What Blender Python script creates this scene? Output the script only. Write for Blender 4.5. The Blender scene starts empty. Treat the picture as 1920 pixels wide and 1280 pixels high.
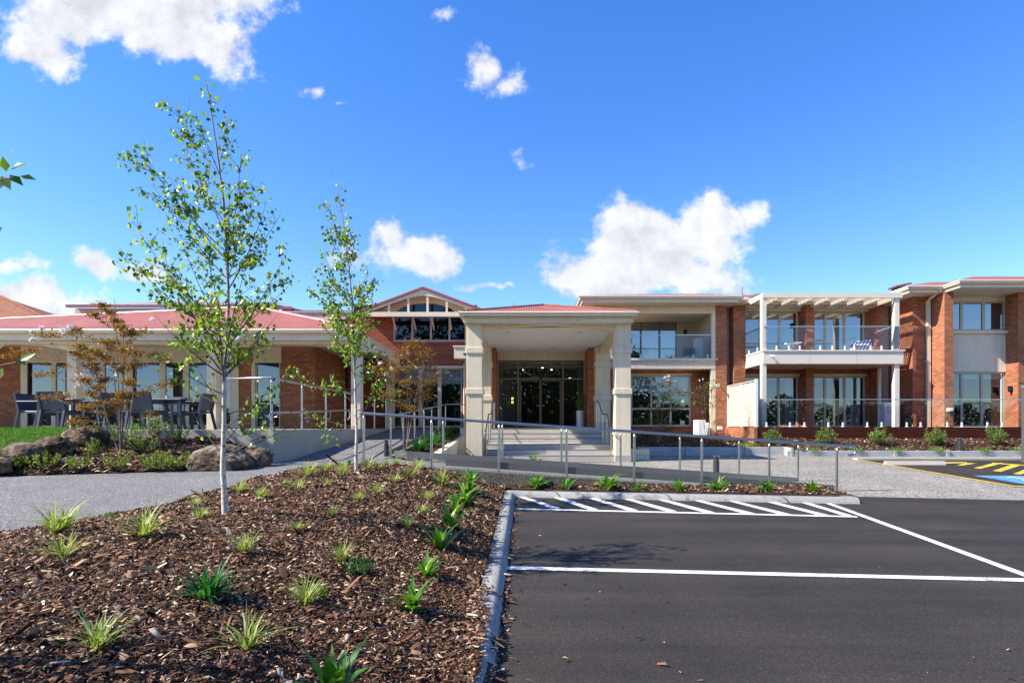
import bpy, math, random
import numpy as np
from mathutils import Vector, Matrix, noise as mnoise

# ---------------------------------------------------------------- camera, sky, sun
SC = bpy.context.scene
F, CX, CY = 1067.0, 985.0, 800.0            # photo focal length and principal point in photo pixels
cam = bpy.data.cameras.new('camera'); camo = bpy.data.objects.new('camera', cam)
SC.collection.objects.link(camo); SC.camera = camo
camo.rotation_euler = (math.radians(90), 0, 0)
cam.sensor_width = 36; cam.lens = F * 36 / 1920
cam.shift_x = -(CX - 960) / 1920; cam.shift_y = (CY - 640) / 1920
cam.clip_start = 0.05; cam.clip_end = 2000

SUN = Vector((-1.0, -0.28, 0.95)).normalized()
sun = bpy.data.lights.new('sun', 'SUN'); sun.energy = 4.2; sun.angle = math.radians(0.53); sun.color = (1.0, 0.94, 0.84)
suno = bpy.data.objects.new('sun', sun); SC.collection.objects.link(suno)
suno.rotation_euler = SUN.to_track_quat('Z', 'Y').to_euler(); suno.location = (-20, -5, 25)

SC.view_settings.view_transform = 'Standard'; SC.view_settings.look = 'None'
SC.view_settings.exposure = 1.22; SC.view_settings.gamma = 1.0
SC.cycles.max_bounces = 6; SC.cycles.transparent_max_bounces = 12
SC.cycles.use_denoising = True
SC.cycles.caustics_reflective = False; SC.cycles.caustics_refractive = False

W = bpy.data.worlds.new('World'); SC.world = W; W.use_nodes = True
wt = W.node_tree; wt.nodes.clear()
def wn(t, **k):
    n = wt.nodes.new(t)
    for a, b in k.items(): setattr(n, a, b)
    return n
def wl(a, b): wt.links.new(a, b)
def wmath(op, a, b=None, c=None):
    n = wn('ShaderNodeMath', operation=op)
    for i, v in enumerate((a, b, c)):
        if v is None: continue
        if isinstance(v, (int, float)): n.inputs[i].default_value = v
        else: wl(v, n.inputs[i])
    return n.outputs[0]
def wvec(op, a, b):
    n = wn('ShaderNodeVectorMath', operation=op)
    for i, v in enumerate((a, b)):
        if isinstance(v, tuple): n.inputs[i].default_value = v
        elif v is not None: wl(v, n.inputs[i])
    return n
sky = wn('ShaderNodeTexSky', sky_type='NISHITA'); sky.sun_disc = False
sky.sun_elevation = math.asin(SUN.z); sky.sun_rotation = math.atan2(SUN.x, SUN.y)
sky.air_density = 1.0; sky.dust_density = 0.1; sky.ozone_density = 2.5
hsv = wn('ShaderNodeHueSaturation'); hsv.inputs['Saturation'].default_value = 1.40; hsv.inputs['Hue'].default_value = 0.515; hsv.inputs['Value'].default_value = 0.97
gm = wn('ShaderNodeGamma'); gm.inputs[1].default_value = 0.90; wl(sky.outputs[0], gm.inputs[0]); wl(gm.outputs[0], hsv.inputs['Color'])
# clouds: soft lumps placed by direction on the sky
tc = wn('ShaderNodeTexCoord'); sep = wn('ShaderNodeSeparateXYZ'); wl(tc.outputs['Generated'], sep.inputs[0])
ay = wmath('MAXIMUM', wmath('ABSOLUTE', sep.outputs[1]), 0.02)
comb = wn('ShaderNodeCombineXYZ'); wl(wmath('DIVIDE', sep.outputs[0], ay), comb.inputs[0]); wl(wmath('DIVIDE', sep.outputs[2], ay), comb.inputs[1])
nz1 = wn('ShaderNodeTexNoise'); nz1.inputs['Scale'].default_value = 8.5; nz1.inputs['Detail'].default_value = 11; nz1.inputs['Roughness'].default_value = 0.63
wl(comb.outputs[0], nz1.inputs['Vector'])
warp = wn('ShaderNodeTexNoise'); warp.inputs['Scale'].default_value = 5.0; warp.inputs['Detail'].default_value = 5
wl(comb.outputs[0], warp.inputs['Vector'])
wsub = wvec('SUBTRACT', warp.outputs['Color'], (0.5, 0.5, 0.5))
wsc = wn('ShaderNodeVectorMath', operation='SCALE'); wl(wsub.outputs[0], wsc.inputs[0]); wsc.inputs['Scale'].default_value = 0.16
pw = wvec('ADD', comb.outputs[0], wsc.outputs[0]).outputs[0]
CL = [(245, 15, 250, 85, 1.0), (100, 70, 95, 62, .9), (395, 85, 95, 62, .85), (300, 60, 120, 80, .9), (905, 100, 55, 40, .62), (945, 128, 62, 38, .62), (972, 298, 30, 32, .5),
      (1325, 420, 100, 85, 1.05), (1225, 465, 135, 90, 1.05), (1125, 515, 110, 58, 1.0), (1250, 520, 150, 48, 1.0), (1385, 405, 40, 52, .7), (1280, 390, 55, 40, .7), (1090, 435, 36, 16, .35), (760, 492, 85, 52, 1.0), (720, 465, 45, 55, .8), (800, 490, 45, 35, .7), (705, 430, 18, 14, .5), (650, 490, 45, 40, .5),
      (30, 555, 170, 42, .85), (25, 500, 70, 20, .55), (165, 490, 60, 30, .8), (295, 487, 70, 30, .75), (130, 575, 120, 22, .7), (915, 547, 55, 20, .6), (950, 545, 30, 14, .5), (590, 148, 45, 20, .42), (645, 185, 40, 14, .34), (825, 12, 40, 22, .48), (1005, 225, 22, 26, .0), (370, 330, 60, 30, .34), (30, 180, 50, 16, .28),
      (20, 270, 30, 20, .3)]
acc = None
for (px, py, rx, ry, s) in CL:
    d = wvec('SUBTRACT', pw, ((px - CX) / F, (CY - py) / F, 0.0))
    m = wvec('MULTIPLY', d.outputs[0], (F / rx, F / ry, 0.0))
    ln = wn('ShaderNodeVectorMath', operation='LENGTH'); wl(m.outputs[0], ln.inputs[0])
    v = wmath('MULTIPLY', wmath('MAXIMUM', wmath('SUBTRACT', 1.45, ln.outputs['Value']), 0.0), s)
    acc = v if acc is None else wmath('MAXIMUM', acc, v)
dens = wmath('ADD', acc, wmath('MULTIPLY', wmath('SUBTRACT', nz1.outputs['Fac'], 0.5), 2.6))
mr = wn('ShaderNodeMapRange', interpolation_type='SMOOTHSTEP'); wl(dens, mr.inputs['Value'])
mr.inputs['From Min'].default_value = 0.30; mr.inputs['From Max'].default_value = 0.78
gate = wmath('MINIMUM', wmath('MULTIPLY', acc, 5.0), 1.0)
cfac = wmath('MULTIPLY', wmath('MULTIPLY', mr.outputs[0], gate), 0.96)
nz2 = wn('ShaderNodeTexNoise'); nz2.inputs['Scale'].default_value = 8.5; nz2.inputs['Detail'].default_value = 6; nz2.inputs['Roughness'].default_value = 0.6
wl(wvec('ADD', comb.outputs[0], (-.022, .028, 0)).outputs[0], nz2.inputs['Vector'])
ramp = wn('ShaderNodeMapRange'); wl(wmath('SUBTRACT', nz1.outputs['Fac'], nz2.outputs['Fac']), ramp.inputs['Value'])  # sunward noise offset paints lit and shaded sides into the cloud colour
ramp.inputs['From Min'].default_value = -0.16; ramp.inputs['From Max'].default_value = 0.12; ramp.inputs['To Min'].default_value = 0.74; ramp.inputs['To Max'].default_value = 1.04
CLOUD = 3.0
ccol = wn('ShaderNodeVectorMath', operation='SCALE'); ccol.inputs[0].default_value = (CLOUD * .97, CLOUD * .985, CLOUD * 1.02); wl(ramp.outputs[0], ccol.inputs['Scale'])
cmix = wn('ShaderNodeMixRGB'); wl(cfac, cmix.inputs[0]); wl(hsv.outputs[0], cmix.inputs[1]); wl(ccol.outputs[0], cmix.inputs[2])
bg = wn('ShaderNodeBackground'); bg.inputs['Strength'].default_value = 0.15; wl(cmix.outputs[0], bg.inputs['Color'])
wo = wn('ShaderNodeOutputWorld'); wl(bg.outputs[0], wo.inputs['Surface'])

# ---------------------------------------------------------------- helpers
rng = random.Random(7); nrng = np.random.default_rng(11)
def PX(px, Y): return (px - CX) * Y / F
def PZ(py, Y): return (CY - py) * Y / F
def P(px, py, Y): return Vector((PX(px, Y), Y, PZ(py, Y)))
LOC = {}
def loc_of(o):
    while o is not None:
        if o.name in LOC: return LOC[o.name]
        o = o.parent
    return Vector((0, 0, 0))
def tag(o, label=None, cat=None, group=None, kind=None):
    if label: o['label'] = label
    if cat: o['category'] = cat
    if group: o['group'] = group
    if kind: o['kind'] = kind
    return o
def thing(name, label, cat, loc, group=None, rz=0.0):
    o = bpy.data.objects.new(name, None); SC.collection.objects.link(o)
    o.empty_display_size = 0.2; o.location = loc; o.rotation_euler = (0, 0, rz); LOC[o.name] = Vector(loc)
    return tag(o, label, cat, group)
def link(name, me, mat, parent, smooth=False, origin=None):
    o = bpy.data.objects.new(name, me); SC.collection.objects.link(o)
    if mat is not None and not me.materials:
        for m in (mat if isinstance(mat, (list, tuple)) else [mat]): me.materials.append(m)
    if smooth: me.polygons.foreach_set('use_smooth', [True] * len(me.polygons))
    if parent is not None: o.parent = parent
    if origin is not None: o.location = origin; LOC[o.name] = Vector(origin)
    return o
def np_mesh(name, V, FA, mat, parent=None, smooth=False, midx=None, origin=None, local=False):
    """V (n,3) floats, FA (m,k) ints"""
    V = np.asarray(V, dtype=np.float64); FA = np.asarray(FA, dtype=np.int32)
    if parent is not None and not local: V = V - np.array(loc_of(parent))
    if parent is None and origin is None and not local:
        origin = Vector(((V[:, 0].min() + V[:, 0].max()) / 2, (V[:, 1].min() + V[:, 1].max()) / 2, V[:, 2].min()))
    if origin is not None and not local: V = V - np.array(origin)
    me = bpy.data.meshes.new(name); k = FA.shape[1]
    me.vertices.add(len(V)); me.vertices.foreach_set('co', V.astype(np.float32).ravel())
    me.loops.add(FA.size); me.loops.foreach_set('vertex_index', FA.ravel())
    me.polygons.add(len(FA)); me.polygons.foreach_set('loop_start', np.arange(0, FA.size, k, dtype=np.int32))
    me.polygons.foreach_set('loop_total', np.full(len(FA), k, dtype=np.int32))
    for m in (mat if isinstance(mat, (list, tuple)) else [mat]): me.materials.append(m)
    if midx is not None: me.polygons.foreach_set('material_index', np.asarray(midx, dtype=np.int32))
    me.update(calc_edges=True); me.validate()
    return link(name, me, None, parent, smooth, origin)
class MB:
    def __init__(s): s.v = []; s.f = []
    def add(s, vs, fs):
        b = len(s.v); s.v += [tuple(v) for v in vs]; s.f += [tuple(b + i for i in f) for f in fs]; return s
    def box(s, x0, x1, y0, y1, z0, z1, bev=0.0):
        if x1 < x0: x0, x1 = x1, x0
        if y1 < y0: y0, y1 = y1, y0
        if z1 < z0: z0, z1 = z1, z0
        b = min(bev, (x1 - x0) * .45, (y1 - y0) * .45, (z1 - z0) * .45)
        if b <= 0:
            return s.add([(x0, y0, z0), (x1, y0, z0), (x1, y1, z0), (x0, y1, z0), (x0, y0, z1), (x1, y0, z1), (x1, y1, z1), (x0, y1, z1)],
                         [(0, 3, 2, 1), (4, 5, 6, 7), (0, 1, 5, 4), (1, 2, 6, 5), (2, 3, 7, 6), (3, 0, 4, 7)])
        # chamfered on the vertical edges and top
        ring = lambda z, i: [(x0 + b + i, y0 + i, z), (x1 - b - i, y0 + i, z), (x1 - i, y0 + b + i, z), (x1 - i, y1 - b - i, z), (x1 - b - i, y1 - i, z), (x0 + b + i, y1 - i, z), (x0 + i, y1 - b - i, z), (x0 + i, y0 + b + i, z)]
        vs = ring(z0, 0) + ring(z1 - b, 0) + ring(z1, b * .7)
        fs = [tuple(range(7, -1, -1)), tuple(range(16, 24))]
        for r in (0, 8):
            for i in range(8): fs.append((r + i, r + (i + 1) % 8, r + 8 + (i + 1) % 8, r + 8 + i))
        return s.add(vs, fs)
    def quad(s, a, b, c, d): return s.add([a, b, c, d], [(0, 1, 2, 3)])
    def poly(s, pts): return s.add(pts, [tuple(range(len(pts)))])
    def prism_xz(s, pts, y0, y1):
        n = len(pts); vs = [(x, y0, z) for x, z in pts] + [(x, y1, z) for x, z in pts]
        return s.add(vs, [tuple(range(n - 1, -1, -1)), tuple(range(n, 2 * n))] + [(i, (i + 1) % n, n + (i + 1) % n, n + i) for i in range(n)])
    def prism_yz(s, pts, x0, x1):
        n = len(pts); vs = [(x0, y, z) for y, z in pts] + [(x1, y, z) for y, z in pts]
        return s.add(vs, [tuple(range(n - 1, -1, -1)), tuple(range(n, 2 * n))] + [(i, (i + 1) % n, n + (i + 1) % n, n + i) for i in range(n)])
    def prism_xy(s, pts, z0, z1):
        n = len(pts); vs = [(x, y, z0) for x, y in pts] + [(x, y, z1) for x, y in pts]
        return s.add(vs, [tuple(range(n - 1, -1, -1)), tuple(range(n, 2 * n))] + [(i, (i + 1) % n, n + (i + 1) % n, n + i) for i in range(n)])
    def tube(s, pts, r, n=8, r1=None, cap=True):
        pts = [Vector(p) for p in pts]; m = len(pts); r1 = r if r1 is None else r1
        rs = list(r) if isinstance(r, (list, tuple)) else [r + (r1 - r) * i / max(1, m - 1) for i in range(m)]
        up = None; vs = []
        for i, p in enumerate(pts):
            t = (pts[min(i + 1, m - 1)] - pts[max(i - 1, 0)]).normalized()
            if up is None:
                up = Vector((0, 0, 1)) if abs(t.z) < .9 else Vector((1, 0, 0))
            a = t.cross(up)
            if a.length < 1e-5: a = t.cross(Vector((0, 1, 0.3)))
            a.normalize(); b = a.cross(t).normalized(); up = b
            for k in range(n):
                q = 2 * math.pi * k / n
                vs.append(p + (a * math.cos(q) + b * math.sin(q)) * rs[i])
        fs = [(i * n + k, i * n + (k + 1) % n, (i + 1) * n + (k + 1) % n, (i + 1) * n + k) for i in range(m - 1) for k in range(n)]
        if cap: fs += [tuple(range(n - 1, -1, -1)), tuple((m - 1) * n + k for k in range(n))]
        return s.add(vs, fs)
    def cyl(s, x, y, z0, z1, r, n=16, r1=None): return s.tube([(x, y, z0), (x, y, z1)], r, n, r1)
    def lathe(s, x, y, prof, n=20):
        vs = [(x + r * math.cos(2 * math.pi * k / n), y + r * math.sin(2 * math.pi * k / n), z) for r, z in prof for k in range(n)]
        m = len(prof)
        fs = [(i * n + k, i * n + (k + 1) % n, (i + 1) * n + (k + 1) % n, (i + 1) * n + k) for i in range(m - 1) for k in range(n)]
        fs += [tuple(range(n - 1, -1, -1)), tuple((m - 1) * n + k for k in range(n))]
        return s.add(vs, fs)
    def build(s, name, mat, parent=None, smooth=False, origin=None, local=False):
        me = bpy.data.meshes.new(name); off = Vector((0, 0, 0))
        if not local:
            if parent is not None: off = loc_of(parent)
            else:
                if origin is None:
                    A = np.array(s.v); origin = Vector(((A[:, 0].min() + A[:, 0].max()) / 2, (A[:, 1].min() + A[:, 1].max()) / 2, A[:, 2].min()))
                off = Vector(origin)
        me.from_pydata([(a - off.x, b - off.y, c - off.z) for a, b, c in s.v], [], s.f); me.update()
        o = link(name, me, mat, parent, smooth, origin if parent is None else None)
        if smooth:
            try: me.set_sharp_from_angle(angle=math.radians(40))
            except Exception: pass
        return o
def box(name, mat, parent, *a, bev=0.0): return MB().box(*a, bev=bev).build(name, mat, parent)
def copy_tree(o, parent=None, loc=None, rz=None, scale=None, label=None, group=None):
    c = o.copy(); SC.collection.objects.link(c)
    if parent is not None: c.parent = parent
    for ch in o.children: copy_tree(ch, c)
    if loc is not None: c.location = loc; LOC[c.name] = Vector(loc)
    if rz is not None: c.rotation_euler = (0, 0, rz)
    if scale is not None: c.scale = scale if isinstance(scale, tuple) else (scale,) * 3
    if label: c['label'] = label
    if group: c['group'] = group
    return c

# ---------------------------------------------------------------- materials
MATS = {}
def mat_new(name):
    m = bpy.data.materials.new(name); m.use_nodes = True; nt = m.node_tree; nt.nodes.clear()
    out = nt.nodes.new('ShaderNodeOutputMaterial'); MATS[name] = m
    return m, nt, out
class NT:
    def __init__(s, nt): s.nt = nt
    def n(s, t, **k):
        n = s.nt.nodes.new(t)
        for a, b in k.items():
            if a.startswith('i_'): n.inputs[a[2:].replace('_', ' ')].default_value = b
            else: setattr(n, a, b)
        return n
    def l(s, a, b): s.nt.links.new(a, b)
    def math(s, op, a, b=None):
        n = s.n('ShaderNodeMath', operation=op)
        for i, v in enumerate((a, b)):
            if v is None: continue
            if isinstance(v, (int, float)): n.inputs[i].default_value = v
            else: s.l(v, n.inputs[i])
        return n.outputs[0]
    def mix(s, fac, a, b, typ='MIX'):
        n = s.n('ShaderNodeMixRGB', blend_type=typ)
        for i, v in enumerate((fac, a, b)):
            if isinstance(v, (int, float)): n.inputs[i].default_value = v
            elif isinstance(v, tuple): n.inputs[i].default_value = v if len(v) == 4 else v + (1,)
            else: s.l(v, n.inputs[i])
        return n.outputs[0]
    def noise(s, vec, scale, detail=4, rough=.6):
        n = s.n('ShaderNodeTexNoise'); n.inputs['Scale'].default_value = scale; n.inputs['Detail'].default_value = detail; n.inputs['Roughness'].default_value = rough
        if vec is not None: s.l(vec, n.inputs['Vector'])
        return n.outputs['Fac']
    def ramp(s, fac, stops):
        n = s.n('ShaderNodeValToRGB'); s.l(fac, n.inputs[0]); e = n.color_ramp.elements
        while len(e) < len(stops): e.new(0.5)
        for i, (p, c) in enumerate(stops): e[i].position = p; e[i].color = c if len(c) == 4 else c + (1,)
        return n.outputs[0]
    def bump(s, h, strength, dist):
        n = s.n('ShaderNodeBump'); n.inputs['Strength'].default_value = strength; n.inputs['Distance'].default_value = dist; s.l(h, n.inputs['Height']); return n.outputs[0]
    def pos(s): return s.n('ShaderNodeNewGeometry').outputs['Position']
    def uz(s):
        """(horizontal distance along the face, height, 0) for walls and roof slopes"""
        g = s.n('ShaderNodeNewGeometry'); a = s.n('ShaderNodeSeparateXYZ'); s.l(g.outputs['Position'], a.inputs[0])
        b = s.n('ShaderNodeSeparateXYZ'); s.l(g.outputs['True Normal'], b.inputs[0])
        L = s.math('MAXIMUM', s.math('SQRT', s.math('ADD', s.math('MULTIPLY', b.outputs[0], b.outputs[0]), s.math('MULTIPLY', b.outputs[1], b.outputs[1]))), 0.001)
        u = s.math('DIVIDE', s.math('SUBTRACT', s.math('MULTIPLY', b.outputs[0], a.outputs[1]), s.math('MULTIPLY', b.outputs[1], a.outputs[0])), L)
        c = s.n('ShaderNodeCombineXYZ'); s.l(u, c.inputs[0]); s.l(a.outputs[2], c.inputs[1]); return c.outputs[0], u
    def bsdf(s, col, rough=.6, metal=0.0, spec=.5, normal=None):
        n = s.n('ShaderNodeBsdfPrincipled'); n.inputs['Metallic'].default_value = metal; n.inputs['Specular IOR Level'].default_value = spec
        if isinstance(col, tuple): n.inputs['Base Color'].default_value = col if len(col) == 4 else col + (1,)
        else: s.l(col, n.inputs['Base Color'])
        if isinstance(rough, (int, float)): n.inputs['Roughness'].default_value = rough
        else: s.l(rough, n.inputs['Roughness'])
        if normal is not None: s.l(normal, n.inputs['Normal'])
        return n
def m_plain(name, col, rough=.6, metal=0.0, var=.12, scale=3.0, bump=0.0, bscale=60, spec=.5, streak=0.0):
    m, nt, out = mat_new(name); T = NT(nt); p = T.pos()
    f = T.noise(p, scale, 5); dark = tuple(c * (1 - var) for c in col); light = tuple(min(1, c * (1 + var * .6)) for c in col)
    c = T.ramp(f, [(.3, dark), (.7, light)])
    if streak:
        mp = T.n('ShaderNodeMapping'); mp.inputs['Scale'].default_value = (5, 5, .35); T.l(p, mp.inputs[0])
        c = T.mix(1.0, c, T.ramp(T.noise(mp.outputs[0], 1.0, 6, .65), [(.30, (1 - streak, 1 - streak * 1.05, 1 - streak * 1.15)), (.55, (1, 1, 1))]), 'MULTIPLY')
    nrm = T.bump(T.noise(p, bscale, 4), bump, .01) if bump else None
    b = T.bsdf(c, rough, metal, spec, nrm); T.l(b.outputs[0], out.inputs[0]); return m
def m_brick(name, c1, c2, mortar, bw=.24, rh=.086):
    m, nt, out = mat_new(name); T = NT(nt); v, u = T.uz()
    br = T.n('ShaderNodeTexBrick', offset=.5); T.l(v, br.inputs['Vector'])
    br.inputs['Scale'].default_value = 1; br.inputs['Brick Width'].default_value = bw; br.inputs['Row Height'].default_value = rh
    br.inputs['Mortar Size'].default_value = .010; br.inputs['Mortar Smooth'].default_value = .3; br.inputs['Bias'].default_value = -.1
    br.inputs['Color1'].default_value = c1 + (1,); br.inputs['Color2'].default_value = c2 + (1,); br.inputs['Mortar'].default_value = mortar + (1,)
    big = T.noise(T.pos(), .9, 4); fine = T.noise(T.pos(), 22, 5)
    c = T.mix(.55, br.outputs['Color'], T.ramp(big, [(.3, (.72, .7, .7)), (.7, (1.12, 1.1, 1.08))]), 'MULTIPLY')
    c = T.mix(.5, c, T.ramp(fine, [(.3, (.7, .7, .7)), (.7, (1.2, 1.2, 1.2))]), 'MULTIPLY')
    h = T.math('ADD', T.math('MULTIPLY', T.math('SUBTRACT', 1.0, br.outputs['Fac']), 1.0), T.math('MULTIPLY', fine, .25))
    b = T.bsdf(c, .85, 0, .25, T.bump(h, .6, .008)); T.l(b.outputs[0], out.inputs[0]); return m
def m_roof(name, col, pitch=.076):
    m, nt, out = mat_new(name); T = NT(nt); v, u = T.uz()
    w = T.math('SINE', T.math('MULTIPLY', u, 2 * math.pi / pitch))
    big = T.noise(T.pos(), .7, 4)
    c = T.ramp(big, [(.3, tuple(x * .88 for x in col)), (.7, tuple(x * 1.1 for x in col))])
    b = T.bsdf(c, .55, 0, .2, T.bump(w, .7, .02)); T.l(b.outputs[0], out.inputs[0]); return m
def m_speckle(name, stops, scale, bump=.4, rough=.85, patch=.25, pscale=.5, dist=.004, spec=.3):
    m, nt, out = mat_new(name); T = NT(nt); p = T.pos()
    vo = T.n('ShaderNodeTexVoronoi'); vo.inputs['Scale'].default_value = scale; T.l(p, vo.inputs['Vector'])
    s = T.n('ShaderNodeSeparateColor'); T.l(vo.outputs['Color'], s.inputs[0])
    c = T.ramp(s.outputs[0], stops)
    big = T.noise(p, pscale, 6, .65)
    c = T.mix(1.0, c, T.ramp(big, [(.3, (1 - patch,) * 3), (.7, (1 + patch * .6,) * 3)]), 'MULTIPLY')
    mid = T.noise(p, 9, 4)
    c = T.mix(.35, c, T.ramp(mid, [(.35, (.75,) * 3), (.65, (1.2,) * 3)]), 'MULTIPLY')
    b = T.bsdf(c, rough, 0, spec, T.bump(vo.outputs['Distance'], bump, dist)); T.l(b.outputs[0], out.inputs[0]); return m
def m_leaf(name, stops, trans=.4, rough=.45, tcol=(1.25, 1.25, .5)):
    m, nt, out = mat_new(name); T = NT(nt)
    g = T.n('ShaderNodeNewGeometry'); c = T.ramp(g.outputs['Random Per Island'], stops)
    b = T.bsdf(c, rough, 0, .45); t = T.n('ShaderNodeBsdfTranslucent'); T.l(T.mix(1.0, c, tcol, 'MULTIPLY'), t.inputs[0])
    mx = T.n('ShaderNodeMixShader'); mx.inputs[0].default_value = trans; T.l(b.outputs[0], mx.inputs[1]); T.l(t.outputs[0], mx.inputs[2]); T.l(mx.outputs[0], out.inputs[0]); return m
def m_island(name, stops, rough=.75, spec=.3):
    m, nt, out = mat_new(name); T = NT(nt)
    g = T.n('ShaderNodeNewGeometry'); c = T.ramp(g.outputs['Random Per Island'], stops)
    c = T.mix(.5, c, T.ramp(T.noise(T.pos(), 70, 3), [(.3, (.6,) * 3), (.7, (1.3,) * 3)]), 'MULTIPLY')
    b = T.bsdf(c, rough, 0, spec); T.l(b.outputs[0], out.inputs[0]); return m
def m_glass(name, tint, base, fres=.85, ior=1.5, refl=(.9, .96, 1.0), wav=0.0):
    m, nt, out = mat_new(name); T = NT(nt)
    tr = T.n('ShaderNodeBsdfTransparent'); tr.inputs[0].default_value = tint + (1,)
    nrm = T.bump(T.noise(T.pos(), 1.3, 2), wav, .02) if wav else None
    gl = T.n('ShaderNodeBsdfGlossy'); gl.inputs['Roughness'].default_value = 0.0; gl.inputs[0].default_value = refl + (1,)
    if nrm is not None: T.l(nrm, gl.inputs['Normal'])
    fr = T.n('ShaderNodeFresnel'); fr.inputs[0].default_value = ior
    fac = T.math('MINIMUM', T.math('ADD', T.math('MULTIPLY', fr.outputs[0], fres), base), 1.0)
    mx = T.n('ShaderNodeMixShader'); T.l(fac, mx.inputs[0]); T.l(tr.outputs[0], mx.inputs[1]); T.l(gl.outputs[0], mx.inputs[2]); T.l(mx.outputs[0], out.inputs[0]); return m
def m_emit(name, col, s):
    m, nt, out = mat_new(name); T = NT(nt); e = T.n('ShaderNodeEmission'); e.inputs[0].default_value = col + (1,); e.inputs[1].default_value = s; T.l(e.outputs[0], out.inputs[0]); return m
def m_bark(name, base, mark, sx=6, thr=.62, up=None):
    m, nt, out = mat_new(name); T = NT(nt); mp = T.n('ShaderNodeMapping'); mp.inputs['Scale'].default_value = (1, 1, 3.0); T.l(T.pos(), mp.inputs[0])
    f = T.noise(mp.outputs[0], sx * 2.2, 4); c = T.ramp(f, [(thr - .03, base), (thr + .05, mark)])
    if up:
        sz = T.n('ShaderNodeSeparateXYZ'); T.l(T.pos(), sz.inputs[0]); mrn = T.n('ShaderNodeMapRange'); T.l(sz.outputs[2], mrn.inputs[0]); mrn.inputs[1].default_value = up[0]; mrn.inputs[2].default_value = up[1]; c = T.mix(mrn.outputs[0], c, (.32, .17, .10))
    big = T.noise(T.pos(), 25, 3); c = T.mix(.4, c, T.ramp(big, [(.3, (.7, .66, .6)), (.7, (1.1, 1.1, 1.1))]), 'MULTIPLY')
    b = T.bsdf(c, .75, 0, .2, T.bump(f, .4, .004)); T.l(b.outputs[0], out.inputs[0]); return m
def m_wood(name, c1, c2, board=.14, rough=.85):
    m, nt, out = mat_new(name); T = NT(nt); v, u = T.uz()
    mp = T.n('ShaderNodeMapping'); mp.inputs['Scale'].default_value = (1.5, 25, 1); T.l(v, mp.inputs[0])
    c = T.ramp(T.noise(mp.outputs[0], 1.0, 5), [(.3, c1), (.7, c2)])
    b = T.bsdf(c, rough, 0, .1); T.l(b.outputs[0], out.inputs[0]); return m
def m_kerb(name):
    m, nt, out = mat_new(name); T = NT(nt); p = T.pos()
    mp = T.n('ShaderNodeMapping'); mp.inputs['Scale'].default_value = (14, 3, 14); T.l(p, mp.inputs[0])
    s1 = T.noise(mp.outputs[0], 3.0, 6, .7); s2 = T.noise(p, 1.2, 5)
    c = T.ramp(s1, [(.28, (.13, .122, .112)), (.42, (.28, .268, .25)), (.75, (.37, .355, .335))])
    c = T.mix(.6, c, T.ramp(s2, [(.3, (.78, .77, .74)), (.65, (1.08, 1.08, 1.1))]), 'MULTIPLY')
    sp = T.n('ShaderNodeSeparateXYZ'); T.l(p, sp.inputs[0])
    jt = T.math('ABSOLUTE', T.math('SUBTRACT', T.math('FRACT', T.math('DIVIDE', T.math('ADD', sp.outputs[0], T.math('MULTIPLY', sp.outputs[1], 1.0)), 1.63)), .5))
    c = T.mix(1.0, c, T.ramp(jt, [(.0, (.25,) * 3), (.006, (.35,) * 3), (.012, (1, 1, 1))]), 'MULTIPLY')
    c = T.mix(.8, c, T.ramp(T.noise(p, 5, 7, .75), [(.36, (.45, .42, .38)), (.46, (1, 1, 1))]), 'MULTIPLY')
    b = T.bsdf(c, .85, 0, .25, T.bump(s1, .5, .006)); T.l(b.outputs[0], out.inputs[0]); return m
def m_paint(name, col):
    m, nt, out = mat_new(name); T = NT(nt); p = T.pos()
    w = T.noise(p, 55, 6, .75); big = T.noise(p, 2.2, 5)
    f = T.math('ADD', T.math('MULTIPLY', w, .6), T.math('MULTIPLY', big, .4))
    c = T.ramp(f, [(.36, tuple(x * .55 for x in col)), (.50, tuple(x * .93 for x in col)), (.7, col)])
    b = T.bsdf(c, .7, 0, .2, T.bump(w, .2, .002)); t = T.n('ShaderNodeBsdfTransparent')
    mx = T.n('ShaderNodeMixShader'); T.l(T.ramp(f, [(.385, (0, 0, 0)), (.45, (1, 1, 1))]), mx.inputs[0]); T.l(t.outputs[0], mx.inputs[1]); T.l(b.outputs[0], mx.inputs[2]); T.l(mx.outputs[0], out.inputs[0]); return m
def m_asphalt(name):
    m, nt, out = mat_new(name); T = NT(nt); p = T.pos()
    vo = T.n('ShaderNodeTexVoronoi'); vo.inputs['Scale'].default_value = 190; T.l(p, vo.inputs['Vector'])
    s = T.n('ShaderNodeSeparateColor'); T.l(vo.outputs['Color'], s.inputs[0])
    c = T.ramp(s.outputs[0], [(.0, (.021, .0175, .0145)), (.75, (.038, .032, .027)), (.975, (.055, .047, .041)), (1.0, (.115, .10, .088))])
    mp = T.n('ShaderNodeMapping'); mp.inputs['Scale'].default_value = (.25, 2.6, 1); mp.inputs['Rotation'].default_value = (0, 0, .12); T.l(p, mp.inputs[0])
    c = T.mix(1.0, c, T.ramp(T.noise(mp.outputs[0], 1.0, 6, .6), [(.32, (.78,) * 3), (.68, (1.28,) * 3)]), 'MULTIPLY')
    c = T.mix(1.0, c, T.ramp(T.noise(p, .8, 6, .65), [(.3, (.80,) * 3), (.7, (1.22, 1.2, 1.17))]), 'MULTIPLY')
    drip = T.n('ShaderNodeTexVoronoi'); drip.inputs['Scale'].default_value = 1.4; T.l(p, drip.inputs['Vector'])
    c = T.mix(1.0, c, T.ramp(drip.outputs['Distance'], [(.02, (.55,) * 3), (.06, (1, 1, 1))]), 'MULTIPLY')
    b = T.bsdf(c, .82, 0, .25, T.bump(vo.outputs['Distance'], .5, .003)); T.l(b.outputs[0], out.inputs[0]); return m

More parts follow.
